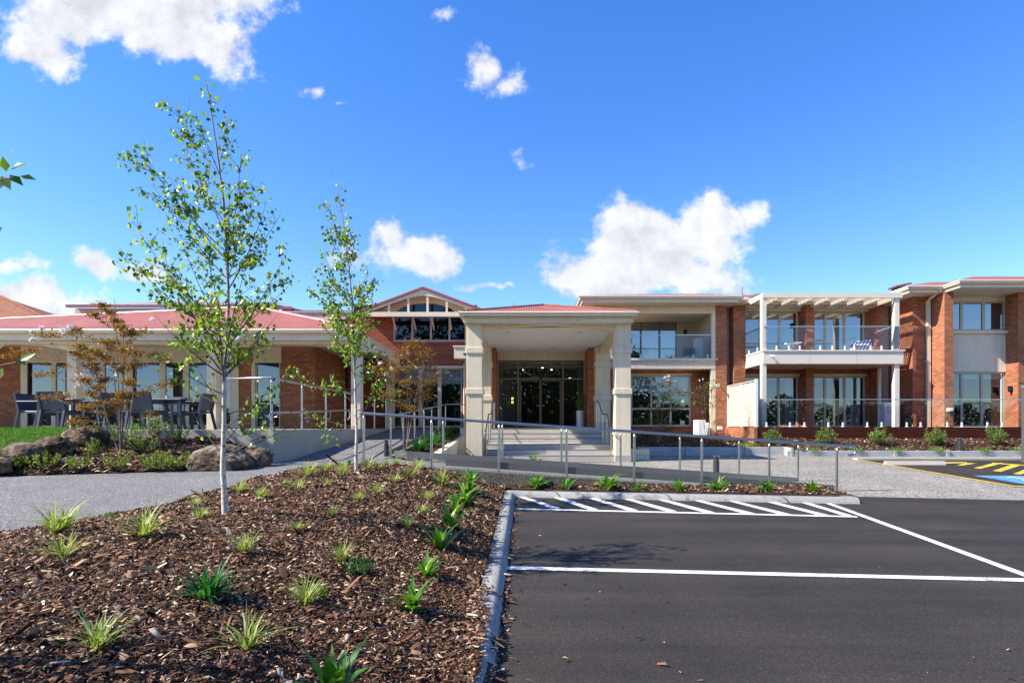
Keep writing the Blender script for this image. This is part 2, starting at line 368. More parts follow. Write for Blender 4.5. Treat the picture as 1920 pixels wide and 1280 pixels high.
BRICK = m_brick('red_brick', (.52, .20, .10), (.33, .11, .055), (.20, .12, .08))  # mortar tone darkened to carry the shadow inside the joints
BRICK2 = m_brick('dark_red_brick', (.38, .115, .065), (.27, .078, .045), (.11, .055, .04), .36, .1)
CREAM = m_plain('cream_render', (.72, .615, .44), .8, var=.07, scale=1.2, bump=.2, bscale=90, spec=.25, streak=.16)
TRIM = m_plain('cream_paint', (.73, .63, .47), .5, var=.06, scale=1.0, streak=.10)
PANEL = m_plain('beige_cladding', (.64, .55, .42), .6, var=.06, scale=.8, streak=.10)
FRAME = m_plain('beige_window_frame', (.50, .46, .37), .4, var=.05)
FRAMED = m_plain('bronze_door_frame', (.12, .09, .06), .35, var=.1)
WHITE = m_plain('white_paint', (.78, .78, .76), .55, var=.04)
PERG = m_plain('pale_pergola_paint', (.77, .68, .55), .45, var=.04)
ROOF = m_roof('red_steel_roof', (.36, .125, .095))
REDTRIM = m_plain('red_trim', (.36, .11, .11), .45, var=.08)
TILE = m_brick('terracotta_tiles', (.34, .13, .07), (.26, .09, .05), (.05, .02, .015), .25, .16)
CONC = m_plain('smooth_concrete', (.43, .385, .325), .8, var=.12, scale=1.6, bump=.1, bscale=80, spec=.2)
CONCB = m_plain('blue_grey_concrete', (.40, .41, .40), .8, var=.14, scale=2.0, bump=.15, bscale=60, spec=.2)
STONE = m_plain('step_stone', (.46, .42, .37), .75, var=.12, scale=2.5, bump=.1, bscale=120, spec=.3)
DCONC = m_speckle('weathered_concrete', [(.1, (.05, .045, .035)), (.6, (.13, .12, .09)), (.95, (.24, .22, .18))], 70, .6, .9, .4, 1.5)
STEEL = m_plain('brushed_stainless_steel', (.50, .49, .48), .3, 1.0, var=.06, scale=5)
PLATE = m_plain('stainless_kick_plate', (.30, .295, .28), .38, .8, var=.15, scale=1.4)
DARK = m_plain('dark_grey_metal', (.05, .055, .06), .4, .3, var=.1)
CHARC = m_plain('charcoal_post_paint', (.085, .088, .088), .5, 0, var=.1)
NAVY = m_plain('navy_plastic', (.022, .036, .062), .5, 0, var=.15, scale=6)
DECKW = m_wood('dark_red_decking', (.045, .011, .007), (.085, .022, .014))
BLACK = m_plain('black_plastic', (.012, .012, .013), .5)
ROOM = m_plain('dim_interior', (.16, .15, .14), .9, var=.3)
BLIND = m_plain('roller_blind', (.74, .75, .76), .8, var=.03)
CURT = m_plain('grey_curtain', (.55, .55, .54), .9, var=.1)
GLASSW = m_glass('window_glass', (.72, .75, .77), .11, .8, 1.55, (.66, .80, 1.0), wav=.02)
GLASSD = m_glass('tinted_door_glass', (.55, .60, .55), .05, .8, 1.5, wav=.02)
GLASSG = m_glass('gable_glass', (.30, .34, .40), .035, .5, 1.5, (.8, .85, 1.0))
GLASSC = m_glass('clear_balustrade_glass', (.90, .93, .94), .005, 1.0, 1.5, (.75, .85, 1.0))
SOLAR = m_plain('solar_panel', (.012, .016, .03), .15, .2)
ASPH = m_asphalt('dark_asphalt')
PATHM = m_speckle('grey_asphalt_path', [(.0, (.055, .05, .045)), (.5, (.145, .137, .126)), (.85, (.25, .237, .22)), (1.0, (.46, .44, .41))], 110, .5, .85, .16, .8)
GRAV = m_speckle('exposed_aggregate', [(.0, (.06, .052, .04)), (.4, (.20, .18, .15)), (.8, (.33, .305, .26)), (1.0, (.60, .56, .49))], 60, .6, .85, .22, .7)
SOIL = m_speckle('dark_mulch_soil', [(.0, (.012, .007, .005)), (.5, (.045, .024, .016)), (.9, (.10, .056, .037)), (1.0, (.22, .14, .09))], 45, .9, .9, .4, 1.5, .02)
CHIP = m_island('bark_chip', [(.0, (.014, .007, .004)), (.32, (.062, .027, .014)), (.58, (.145, .065, .034)), (.80, (.24, .123, .066)), (.92, (.40, .26, .155)), (1.0, (.74, .59, .41))], .75, .2)
GRASSB = m_leaf('lawn_blade', [(.0, (.045, .12, .012)), (.6, (.09, .22, .02)), (1.0, (.17, .30, .04))], .45)
TURF = m_plain('turf_soil', (.06, .12, .02), .9, var=.3, scale=8)
FIELD = m_plain('distant_ground', (.16, .15, .10), .95, var=.3, scale=.2)
KERBM = m_kerb('kerb_concrete')
PWHITE = m_paint('white_road_paint', (.80, .80, .79)); PYEL = m_paint('yellow_road_paint', (.68, .50, .06)); PBLUE = m_paint('blue_road_paint', (.12, .30, .72))
BIRCHB = m_bark('birch_bark', (.64, .58, .50), (.05, .04, .035), 9, .60, (.55, 1.7))
TWIG = m_plain('brown_twig', (.10, .055, .045), .7, var=.3, scale=20)
TANB = m_bark('tan_smooth_bark', (.30, .22, .15), (.14, .09, .06), 8, .6)
BLEAF = m_leaf('birch_leaf', [(.0, (.035, .09, .016)), (.35, (.10, .20, .025)), (.75, (.22, .33, .04)), (1.0, (.46, .50, .14))], .5, .26, (1.5, 1.5, .5))
BRZL = m_leaf('bronze_leaf', [(.0, (.09, .045, .010)), (.3, (.27, .11, .018)), (.5, (.30, .17, .024)), (.75, (.22, .20, .03)), (.92, (.15, .19, .035)), (1.0, (.38, .12, .03))], .42, .4, (1.5, 1.2, .6))
OLIVL = m_leaf('olive_leaf', [(.0, (.04, .055, .014)), (.5, (.12, .14, .028)), (.85, (.20, .19, .04)), (1.0, (.26, .13, .04))], .38, .45, (1.3, 1.2, .6))
PETAL = m_leaf('white_petal', [(.0, (.78, .70, .66)), (1.0, (.88, .84, .80))], .3, .6, (1, 1, 1))
VARG = m_leaf('variegated_grass', [(.0, (.16, .26, .04)), (.45, (.33, .40, .09)), (.8, (.52, .54, .20)), (1.0, (.72, .70, .42))], .4, .5, (1.2, 1.2, .7))
GREENB = m_leaf('strap_leaf', [(.0, (.04, .14, .018)), (.5, (.10, .25, .025)), (.85, (.24, .38, .05)), (1.0, (.46, .44, .08))], .4, .35, (1.3, 1.4, .5))
DGREEN = m_leaf('dark_strap_leaf', [(.0, (.012, .07, .018)), (.6, (.03, .15, .03)), (1.0, (.09, .22, .05))], .35, .35, (1.3, 1.4, .6))
LIME = m_leaf('lime_leaf', [(.0, (.07, .15, .012)), (.5, (.19, .31, .03)), (1.0, (.36, .44, .07))], .42, .45)
SHRUB = m_leaf('shrub_leaf', [(.0, (.05, .11, .02)), (.5, (.14, .23, .04)), (.85, (.27, .36, .08)), (1.0, (.42, .46, .16))], .35, .35)
BELT = m_leaf('tree_belt_leaf', [(.0, (.018, .04, .010)), (.6, (.035, .065, .016)), (1.0, (.06, .095, .022))], .25)
ROCK, _nt, _out = mat_new('basalt_boulder'); _T = NT(_nt); _p = _T.pos()
_c = _T.ramp(_T.noise(_p, 5, 8, .7), [(.36, (.03, .024, .019)), (.45, (.09, .067, .048)), (.51, (.20, .132, .084)), (.57, (.31, .24, .17)), (.66, (.44, .39, .32))])
_b = _T.bsdf(_c, .9, 0, .2, _T.bump(_T.noise(_p, 14, 8, .75), 1.0, .07)); _T.l(_b.outputs[0], _out.inputs[0])
# ---------------------------------------------------------------- ground heights
def hg(x, y): return -1.55 + .03 * max(-6.0, min(y, 30.0))
def hp(x, y): return -1.08 + .033 * max(-3.0, min(y, 11.4))
def sm(t): t = max(0.0, min(1.0, t)); return t * t * (3 - 2 * t)
def xe(y): return float(np.interp(y, [-3, 3.5, 4.7, 6.2, 7.7, 9.3, 10.2, 10.6], [-4.6, -4.5, -4.34, -3.85, -3.9, -3.92, -3.4, -3.1]))
def hm(x, y):
    """bark mulch mound between the path and the kerb"""
    u = max(0.0, min(1.0, (x - xe(y)) / (-.40 - xe(y))))
    top = hp(x, y) + .03; k = hg(x, y) + .13
    base = top + (k - top) * u ** 2.1
    return base + .15 * math.sin(math.pi * u) * sm((11.2 - y) / 2.5) + .035 * (mnoise.noise((x * 1.3, y * 1.3, 3.0)))
def yfb(x): return float(np.interp(x, [-16, -12, -8.3, -5.94, -5.35, -5.08], [8.2, 8.5, 8.99, 9.67, 10.3, 11.1]))
def hl(x, y):
    """raised bed and lawn in front of the terrace"""
    f = yfb(x); t = max(0.0, min(1.0, (y - f) / (11.45 - f)))
    lawn = sm((-7.9 - x) / 1.2)
    top = (-.24 - .33 * sm((x + 6.3) / 1.2)) * (1 - lawn) + (-.085) * lawn
    return hp(x, f) + .01 + (top - hp(x, f)) * t ** (.8) + .03 * mnoise.noise((x * 1.4, y * 1.4, 9.0)) * min(1, 4 * t)
def hr(x, y):
    """bed in front of the timber deck"""
    return -.86 + .42 * sm((y - 19.1) / 2.0) + .03 * mnoise.noise((x, y, 5.0))
def hb(x, y): return -.72 + .36 * sm((y - 19.7) / 4.5) + .03 * mnoise.noise((x, y, 7.0))
def hit(px, py, h, y0=1.0, y1=30.0):
    y = y0
    while y < y1:
        if PZ(py, y) <= h(PX(px, y), y): return Vector((PX(px, y), y, h(PX(px, y), y)))
        y += .02
    return P(px, py, y1)
def g(px, py, dz=0.0):
    y = 1.55 / ((py - CY) / F + .03); return Vector((PX(px, y), y, hg(0, y) + dz))
def sheet(name, xs, ys, h, mat, inside=None, parent=None, dz=0.0):
    xs = np.asarray(xs); ys = np.asarray(ys); V = []; idx = {}
    for j, y in enumerate(ys):
        for i, x in enumerate(xs): V.append((x, y, h(x, y) + dz))
    n = len(xs); FA = []
    for j in range(len(ys) - 1):
        for i in range(n - 1):
            cx = (xs[i] + xs[i + 1]) / 2; cy = (ys[j] + ys[j + 1]) / 2
            if inside is None or inside(cx, cy): FA.append((j * n + i, j * n + i + 1, (j + 1) * n + i + 1, (j + 1) * n + i))
    return np_mesh(name, V, FA, mat, parent, True)
def flat(name, pts, mat, dz, parent=None, h=hg):
    mb = MB(); mb.poly([(p[0], p[1], h(p[0], p[1]) + dz) for p in pts]); return mb.build(name, mat, parent)

gx = [-900, -300, -100, -50, -25, -12, -5, 0, 5, 12, 25, 50, 100, 300, 900]; gy = [-900, -300, -100, -40, -20, -6, -3, 0, 5, 10, 15, 20, 25, 30, 40, 60, 120, 300, 900]
tag(sheet('ground', gx, gy, lambda x, y: hg(x, y) - .03, FIELD), kind='structure')
tag(flat('courtyard', [(-2.2, 8.9), (9.9, 8.9), (32, 8.9), (32, 24), (-2.2, 24)], GRAV, 0.0), kind='structure')
# car park in front and its painted lines
KL = [(-.175, -6), (-.175, 10.08), (5.17, 9.36), (5.64, 10.2), (8.5, 9.75), (40, 8.6), (40, -6)]
cp = tag(flat('car_park', KL, ASPH, .004), kind='structure')
tag(flat('road', [(-40, -40), (-40, -6), (40, -6), (40, -40)], ASPH, .004), kind='structure')
def stripe(a, b, w, mat, dz=.008, name='line_marking', parent=None):
    a = Vector(a); b = Vector(b); t = Vector((b.x - a.x, b.y - a.y, 0)).normalized(); s = Vector((-t.y, t.x, 0)) * w / 2
    return flat(name, [a - s, b - s, b + s, a + s], mat, dz, parent)
stripe(g(951, 1065), g(951, 1065) + (g(1920, 1088) - g(951, 1065)) * 1.7, .105, PWHITE, parent=cp)
stripe(g(962, 954), g(1607, 969), .10, PWHITE, .008, parent=cp)
stripe(g(1548, 942), g(1920, 1078) + (g(1920, 1078) - g(1548, 942)) * .25, .10, PWHITE, .009, parent=cp)
HT = [((165, 210, 393), (335, 405, 450)), ((330, 385, 395), (515, 590, 457)), ((505, 560, 400), (705, 785, 461)), ((680, 735, 405), (890, 975, 465)), ((850, 905, 410), (1075, 1160, 471)),
      ((1025, 1075, 413), (1270, 1355, 476)), ((1200, 1250, 418), (1455, 1540, 483)), ((1375, 1435, 420), (1640, 1720, 486)), ((1550, 1600, 424), (1760, 1830, 488))]
def cc(x, y): return g(900 + .3854 * x, 780 + .3854 * y)
for (a0, a1, ay_), (b0, b1, by_) in HT:
    bs_, as_ = (b1 - b0) * .18, (a1 - a0) * .15; flat('hatch_stripe', [cc(b0 + bs_, by_), cc(b1 - bs_, by_), cc(a1 - as_, ay_ - 3), cc(a0 + as_, ay_ - 3)], PWHITE, .012, cp)
# accessible bay on the right
AB = [(10.28, 17.55), (9.86, 11.45), (20, 11.3), (20, 17.4)]
ab = tag(flat('accessible_bay', AB, ASPH, .006), kind='structure')
stripe((9.86, 11.40, 0), (10.29, 17.6, 0), .10, PYEL, .011, parent=ab); stripe((9.8, 11.45, 0), (20, 11.3, 0), .10, PYEL, .015, parent=ab)
def c4(x, y): return g(1560 + .1875 * x, 760 + .1875 * y)
for q in ([(1110, 569), (1350, 569), (1345, 577), (1110, 582)], [(1243, 600), (1295, 603), (1450, 579), (1330, 579)], [(1415, 628), (1490, 634), (1715, 577), (1620, 577)], [(1608, 656), (1690, 664), (1900, 597), (1800, 594)],
          [(1812, 686), (1890, 693), (2080, 625), (1990, 620)], [(1985, 714), (2070, 720), (2270, 650), (2180, 646)]):
    flat('hatch_stripe', [c4(*p) for p in q], PYEL, .012, ab)
flat('hatch_border', [c4(1600, 575), c4(2300, 625), c4(2300, 634), c4(1600, 583)], PYEL, .016, ab)
bl = flat('blue_symbol_panel', [(10.38, 11.85), (11.8, 11.75), (11.95, 13.25), (10.5, 13.34)], PBLUE, .012, ab)
def sym(pts, w):
    for a, b in zip(pts[:-1], pts[1:]): stripe((a[0], a[1], 0), (b[0], b[1], 0), w, PWHITE, .018, 'wheelchair_symbol', ab)
cxs, cys = 11.12, 12.45
mb = MB(); mb.poly([(cxs - .08 + .09 * math.cos(k * .5236), cys + .48 + .09 * math.sin(k * .5236), hg(0, cys + .48) + .019) for k in range(12)])
for k in range(16):
    a0, a1 = math.radians(140 + k * 13.8), math.radians(140 + (k + 1) * 13.8)
    q = [(cxs + r * math.cos(a), cys - .18 + r * math.sin(a)) for r, a in ((.25, a0), (.33, a0), (.33, a1), (.25, a1))]
    mb.poly([(x, y, hg(0, y) + .019) for x, y in q])
def bar(a, b, w):
    a = Vector((a[0], a[1], 0)); b = Vector((b[0], b[1], 0)); t = (b - a).normalized(); s = Vector((-t.y, t.x, 0)) * w / 2
    mb.poly([(p.x, p.y, hg(0, p.y) + .021) for p in (a - s, b - s, b + s, a + s)])
bar((cxs - .06, cys + .38), (cxs - .02, cys - .08), .09); bar((cxs - .02, cys - .06), (cxs + .25, cys - .06), .08); bar((cxs + .22, cys - .05), (cxs + .38, cys - .42), .08); bar((cxs - .05, cys + .16), (cxs + .18, cys + .16), .07)
mb.build('wheelchair_symbol', PWHITE, ab)
ws = MB(); ws.prism_yz([(15.95, hg(0, 16) + .004), (16.0, hg(0, 16) + .11), (16.1, hg(0, 16) + .11), (16.16, hg(0, 16) + .004)], 10.15, 11.8)
tag(ws.build('wheel_stop', CONC, None), 'white concrete wheel stop at the head of the yellow-lined bay', 'wheel stop')
kf = MB(); kf.box(10.2, 20, 17.45, 17.75, hg(0, 17.6) - .05, hg(0, 17.6) + .06); tag(kf.build('kerb', CONC), kind='structure')
# kerb round the parking bay: mountable profile swept along its line
def kerb(name, line, prof):
    V = []; FA = []; n = len(prof)
    for i, p in enumerate(line):
        p = Vector((p[0], p[1], 0)); a = Vector((line[max(i - 1, 0)][0], line[max(i - 1, 0)][1], 0)); b = Vector((line[min(i + 1, len(line) - 1)][0], line[min(i + 1, len(line) - 1)][1], 0))
        t1 = (p - a).normalized() if (p - a).length > 0 else (b - p).normalized(); t2 = (b - p).normalized() if (b - p).length > 0 else t1
        t = (t1 + t2).normalized(); nrm = Vector((-t.y, t.x, 0)) / max(.5, math.sqrt((1 + t1.dot(t2)) / 2))
        for o_, z in prof: q = p + nrm * o_; V.append((q.x, q.y, hg(q.x, q.y) + z))
    for i in range(len(line) - 1):
        for k in range(n - 1): FA.append((i * n + k, i * n + k + 1, (i + 1) * n + k + 1, (i + 1) * n + k))
    return np_mesh(name, V, FA, KERBM, None, False)
kl = [(-.175, 1.6 + .2 * i) for i in range(43)] + [(-.175, 10.08)] + [(-.175 + 5.345 * t, 10.08 - .72 * t) for t in np.linspace(.03, 1, 24)] + [(5.5, 9.34)]
kl = [(x - .14 * sm((3.4 - y) / 1.6), y) for x, y in kl]
tag(kerb('kerb', kl, [(0, .0), (.015, .035), (.055, .085), (.075, .095), (.19, .10), (.20, .04)]), kind='structure')

# path, ramp and terrace
def path_in(x, y):
    if y < 10.4: return x < xe(y) + .3 and y < yfb(x) + .25
    return x < -3.0 and (x > -5.06 or y < yfb(min(x, -5.08)) + .25)
tag(sheet('path', np.concatenate([np.linspace(-40, -14, 8), np.arange(-13.8, -2.9, .2)]), np.concatenate([np.linspace(-3, 2, 5), np.arange(2.2, 12.5, .2)]), hp, PATHM, path_in), kind='structure')
def hra(x): return -1.29 + (5.87 - max(-3.05, min(x, 5.9))) / 14.7
rm = MB()
rx = np.linspace(-3.05, 5.95, 19)
for a, b in zip(rx[:-1], rx[1:]): rm.quad((a, 10.62, hra(a)), (b, 10.62, hra(b)), (b, 12.36, hra(b)), (a, 12.36, hra(a)))
tag(rm.build('ramp', PATHM), kind='structure')
rm = MB(); rm.quad((-5.06, 12.4, hp(0, 12.4) + .002), (-3.0, 12.4, hp(0, 12.4) + .002), (-3.0, 21.5, -.07), (-5.06, 21.5, -.07)); rm.quad((-5.06, 21.5, -.07), (-1.9, 21.5, -.07), (-1.9, 22.6, -.07), (-5.06, 22.6, -.07))
tag(rm.build('upper_ramp', PATHM), kind='structure')
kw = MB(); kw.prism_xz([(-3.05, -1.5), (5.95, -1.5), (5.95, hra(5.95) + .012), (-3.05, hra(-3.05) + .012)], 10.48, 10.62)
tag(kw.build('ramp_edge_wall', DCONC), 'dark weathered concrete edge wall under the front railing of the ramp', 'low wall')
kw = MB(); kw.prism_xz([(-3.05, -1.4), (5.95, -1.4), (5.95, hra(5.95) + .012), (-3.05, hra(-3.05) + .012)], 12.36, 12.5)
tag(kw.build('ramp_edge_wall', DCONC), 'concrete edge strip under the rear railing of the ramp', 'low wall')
tr = MB(); tr.box(-30, -5.25, 11.62, 23, -.3, -.065)
tag(tr.build('terrace', CONC), kind='structure')
rw = MB(); rw.prism_xy([(-8.8, 11.4), (-5.05, 11.4), (-5.05, 22.4), (-5.25, 22.4), (-5.25, 11.62), (-8.8, 11.62)], -1.0, -.058)
tag(rw.build('terrace_wall', CONC), 'smooth grey concrete retaining wall along the edge of the raised terrace', 'retaining wall')

# ---------------------------------------------------------------- mulch beds and bark chips
tag(sheet('garden_bed', np.arange(-5.2, -.36, .08), np.arange(-1.0, 10.62, .08), hm, SOIL, lambda x, y: x > xe(y) - .05), kind='structure')
tag(sheet('terrace_bed', np.arange(-16.0, -5.04, .1), np.arange(8.0, 11.46, .1), hl, SOIL, lambda x, y: y > yfb(x)), kind='structure')
tag(sheet('deck_bed', np.arange(8.4, 24, .25), np.arange(19.05, 21.3, .15), hr, SOIL, lambda x, y: x > 8.8 or y > 19.6), kind='structure')
tag(sheet('window_bed', np.arange(3.4, 8.7, .2), np.arange(19.5, 25.1, .2), hb, SOIL), kind='structure')
def hs(x, y): t = (y - 10.2) / .3; return hg(x, y) + .11 + .05 * max(0, min(1, t))
tag(sheet('kerb_bed', np.arange(-.45, 5.6, .1), np.arange(9.5, 10.62, .07), hs, SOIL, lambda x, y: y > 10.3 - .135 * (x + .175)), kind='structure')
def hpl(x, y): return -.70 + (y - 13.4) * .072
tag(sheet('planter_bed', np.arange(-3.0, -2.1, .1), np.arange(12.6, 21.2, .2), lambda x, y: hpl(x, y), SOIL), kind='structure')
def chips(name, pts, size, tilt=.55, lift=.012):
    """pts (n,3): bark flakes, each a small bent wedge with thickness"""
    n = len(pts); L = size * np.exp(nrng.normal(0, .44, n)); Wd = np.maximum(.004, L * nrng.uniform(.14, .55, n)); L = np.where(nrng.random(n) < .05, L * 2.2, L); H = Wd * nrng.uniform(.2, .45, n)
    yaw = nrng.uniform(0, 2 * np.pi, n); pit = nrng.normal(0, tilt * .6, n); rol = nrng.normal(0, tilt, n)
    cy_, sy_ = np.cos(yaw), np.sin(yaw); cp_, sp_ = np.cos(pit), np.sin(pit); cr, sr = np.cos(rol), np.sin(rol)
    ax = np.stack([cy_ * cp_, sy_ * cp_, sp_], 1)
    bx = np.stack([-sy_ * cr - cy_ * sp_ * sr, cy_ * cr - sy_ * sp_ * sr, cp_ * sr], 1); nx = np.cross(ax, bx)
    c = pts + np.stack([np.zeros(n), np.zeros(n), lift + nrng.uniform(0, .012, n) + np.abs(sp_) * L * .3], 1)
    e = lambda a, b, h: c + ax * (L * a)[:, None] + bx * (Wd * b)[:, None] + nx * (H * h)[:, None]
    j = lambda lo, hi: nrng.uniform(lo, hi, n)
    V = np.stack([e(-.5 * j(.8, 1.1), -.5 * j(.5, 1), 0 * L), e(.5 * j(.7, 1.1), -.5 * j(.3, 1), 0 * L), e(.5 * j(.7, 1.1), .5 * j(.3, 1), 0 * L), e(-.5 * j(.8, 1.1), .5 * j(.5, 1), 0 * L),
                  e(j(-.2, .1), j(-.15, .15), j(.7, 1.3)), e(j(.1, .3), j(-.2, .2), j(.6, 1.2))], 1).reshape(-1, 3)
    b = (np.arange(n) * 6)[:, None]
    T = np.array([(0, 1, 4), (1, 5, 4), (1, 2, 5), (2, 3, 5), (3, 4, 5), (3, 0, 4)])
    FA = (b[:, :, None] + T[None]).reshape(-1, 3)
    return np_mesh(name, V, FA, CHIP, None, False)
def scatter(n, x0, x1, y0, y1, h, ok, ybias=1.0):
    out = []
    while len(out) < n:
        x = rng.uniform(x0, x1); y = y0 + (y1 - y0) * rng.random() ** ybias
        if ok(x, y): out.append((x, y, h(x, y)))
    return np.array(out)
def ok_m(x, y): return xe(y) - .02 + .05 * mnoise.noise((y * 3, 1, 1)) < x < -.36 + .07 * mnoise.noise((y * 4, 2, 2)) + .12 * sm((3.9 - y) / 1.2) and abs(x) < y * 1.0 + 1.1
def hmk(x, y): return max(hm(x, y), hg(x, y) + .125) if x > -.45 else hm(x, y)
tag(chips('bark_mulch', scatter(112000, -5.0, -.2, 1.6, 6.4, hmk, ok_m, 1.0), .0225), kind='stuff')
tag(chips('bark_mulch', scatter(36000, -4.2, -.2, 6.4, 10.55, hmk, ok_m), .031), kind='stuff')
tag(chips('bark_mulch', scatter(14000, -11, -5.05, 8.4, 11.45, hl, lambda x, y: y > yfb(x) + .02 * mnoise.noise((x * 4, 0, 0)) and x > -9.6 + .4 * (y - 9)), .045), kind='stuff')
tag(chips('bark_mulch', scatter(9000, 8.5, 20, 19.15, 21.1, hr, lambda x, y: x > 8.95 or y > 19.65), .05), kind='stuff')
tag(chips('bark_mulch', scatter(5000, 4.0, 8.6, 19.7, 25, hb, lambda x, y: True), .05), kind='stuff')
tag(chips('bark_mulch', scatter(4200, -.4, 5.5, 9.5, 10.5, hs, lambda x, y: y > 10.36 - .135 * (x + .175)), .035), kind='stuff')
tag(chips('bark_mulch', scatter(3000, -3, -2.25, 12.6, 21, hpl, lambda x, y: True), .045), kind='stuff')
# chips spilt over the kerb onto the asphalt
def spill():
    out = []
    for _ in range(900):
        y = rng.uniform(2.6, 9.6); x = -.19 + abs(rng.gauss(0, .035)) + (.12 * rng.random() if rng.random() < .08 else 0)
        if mnoise.noise((y * 1.7, 4, 4)) > -.12: out.append((x, y, hg(x, y) + .006))
    for _ in range(9000):
        y = 2.2 + 2.6 * rng.random() ** 1.1; x = rng.uniform(-.66, -.17)
        if mnoise.noise((x * 5, y * 4.5, 8)) > -.25 + .45 * (y - 3.45) + 1.2 * (x + .38): out.append((x, y, hg(x, y) + (.125 if x < -.25 - .14 * sm((3.4 - y) / 1.6) else .05)))
    for _ in range(70): x = rng.uniform(-.1, 1.2 + 2.5 * (rng.random() < .3)); y = rng.uniform(2.6, 7); out.append((x, y, hg(x, y) + .006))
    return np.array(out)
tag(chips('bark_mulch', spill(), .028, .3, .004), kind='stuff')

# ---------------------------------------------------------------- lawn
LX0 = -16
def lawn_in(x, y): return x < -7.75 - .55 * (11.4 - y) * .9 + .15 * mnoise.noise((x * 2, y * 2, 0)) and y > 9.55 + .12 * (x + 9)
lawn = sheet('lawn', np.arange(-18, -7.5, .1), np.arange(9.3, 11.7, .1), lambda x, y: hl(x, y) + .02, TURF, lawn_in); tag(lawn, kind='structure')
pts = []
while len(pts) < 26000:
    x = rng.uniform(-13.5, -7.5); y = rng.uniform(9.4, 11.65)
    if lawn_in(x, y): pts.append((x, y, hl(x, y) + .015))
pts = np.array(pts); n = len(pts); ya = nrng.uniform(0, 6.28, n); hgt = nrng.uniform(.035, .085, n); ln = nrng.normal(0, .02, (n, 2)); w = .006
d = np.stack([np.cos(ya) * w, np.sin(ya) * w, np.zeros(n)], 1); tip = pts + np.stack([ln[:, 0], ln[:, 1], hgt], 1)
V = np.stack([pts - d, pts + d, tip], 1).reshape(-1, 3); tag(np_mesh('lawn_grass', V, np.arange(3 * n).reshape(-1, 3), GRASSB), kind='stuff')

# ---------------------------------------------------------------- railings
def rail(name, label, pts, r=.024, posts=(), post_r=.021, base=None, plate=None, curls=()):
    o = thing(name, label, 'handrail', pts[0] if base is None else base)
    m = MB(); m.tube(pts, r, 10); m.build('rail', STEEL, o, True)
    for (x, y, z0, z1) in posts:
        q = MB(); q.cyl(x, y, z0, z1 - .06, post_r, 10); q.tube([(x, y, z1 - .06), (x, y, z1 - .02)], post_r, 10, .008); q.cyl(x, y, z1 - .03, z1, .008, 6); q.build('post', STEEL, o, True)
        q = MB(); q.cyl(x, y, z0 - .004, z0 + .012, .042, 12); q.build('base_flange', STEEL, o, True)
    return o
def curl(p, dx, r=.085, n=8, dy=0.0):
    """J-shaped return at a rail end: goes on along (dx,dy), turns down and back"""
    return [Vector((p[0] + (dx * r * math.sin(a)), p[1] + dy * r * math.sin(a), p[2] - r + r * math.cos(a))) for a in [math.pi * 1.05 * k / n for k in range(1, n + 1)]] + \
           [Vector((p[0] - dx * .05, p[1] - dy * .05, p[2] - 2 * r + .005))]
HH = .91
PXS = [5.87 - 1.273 * k for k in range(8)]
def hz(x): return hra(x) + HH + .03
y = 10.72
front = [(-3.12, y, hz(-3.05))] + [(x, y, hz(x)) for x in np.linspace(-3.05, 5.87, 16)] + [(6.02, y, hz(5.87) - .008), (6.14, y, hz(5.87) - .012)]
front += curl((6.14, y, hz(5.87) - .012), 1, .085)
ro = rail('ramp_handrail', 'long stainless steel handrail nearest the parking bay, sloping down the front of the ramp', front, .026, [(x, y, hra(x) + .012, hz(x) - .02) for x in PXS], .024)
kp = MB(); kp.prism_xz([(-1.5, hra(-1.5) + .06), (5.84, hra(5.84) + .06), (5.84, hra(5.84) + .19), (-1.5, hra(-1.5) + .19)], y + .027, y + .033); kp.build('kick_plate', PLATE, ro)
y = 12.24
back = [(x, y, hz(x)) for x in np.linspace(-3.0, 5.87, 16)] + [(6.0, y, hz(5.87) - .006)] + curl((6.0, y, hz(5.87) - .006), 1, .085)
ro = rail('ramp_handrail', 'second stainless steel handrail along the far side of the ramp, with its own kick plate', back, .024, [(x, y, hra(x) + .012, hz(x) - .02) for x in PXS[:7]], .022)
kp = MB(); kp.prism_xz([(-2.55, hra(-2.55) + .06), (5.84, hra(5.84) + .06), (5.84, hra(5.84) + .20), (-2.55, hra(-2.55) + .20)], y - .033, y - .027)
kp.tube([(-2.55, y - .03, hra(-2.55) + .13), (-2.75, y + .05, hra(-2.6) + .13), (-2.9, y + .25, hra(-2.6) + .13)], .004, 4); kp.quad((-2.55, y - .03, hra(-2.55) + .06), (-2.86, y + .2, hra(-2.6) + .06), (-2.86, y + .2, hra(-2.6) + .2), (-2.55, y - .03, hra(-2.55) + .2)); kp.build('kick_plate', PLATE, ro)
def hr2(yy): return hp(0, 12.4) + (min(max(yy, 12.4), 21.5) - 12.4) * .0685
up = [(-2.98, yy, hr2(yy) + .93) for yy in (12.3, 14, 16, 18, 20, 21.3)] + [(-2.8, 21.35, hr2(21.4) + .93), (-1.9, 21.35, hr2(21.4) + .93)]
ro = rail('ramp_handrail', 'steel handrail climbing beside the planter on the right of the upper ramp', up, .022, [(-2.98, yy, hr2(yy), hr2(yy) + .91) for yy in (12.6, 13.9, 15.3, 16.7, 18.1, 19.5, 21.2)], .02)
kp = MB(); kp.prism_yz([(12.6, hr2(12.6) + .05), (21.2, hr2(21.2) + .05), (21.2, hr2(21.2) + .17), (12.6, hr2(12.6) + .17)], -3.02, -3.012); kp.build('kick_plate', PLATE, ro)
tw = [(-6.1, 11.5, -.05), (-6.1, 11.5, .97), (-5.13, 11.5, .985)] + [(-5.13, yy, .985) for yy in (13, 15, 17, 19, 21, 22.3)]
tp = [(-5.13, 11.5 + 1.57 * k, -.06, .97) for k in range(7)]
ro = rail('terrace_handrail', 'stainless steel balustrade rail on top of the concrete terrace wall', tw, .024, tp, .022)
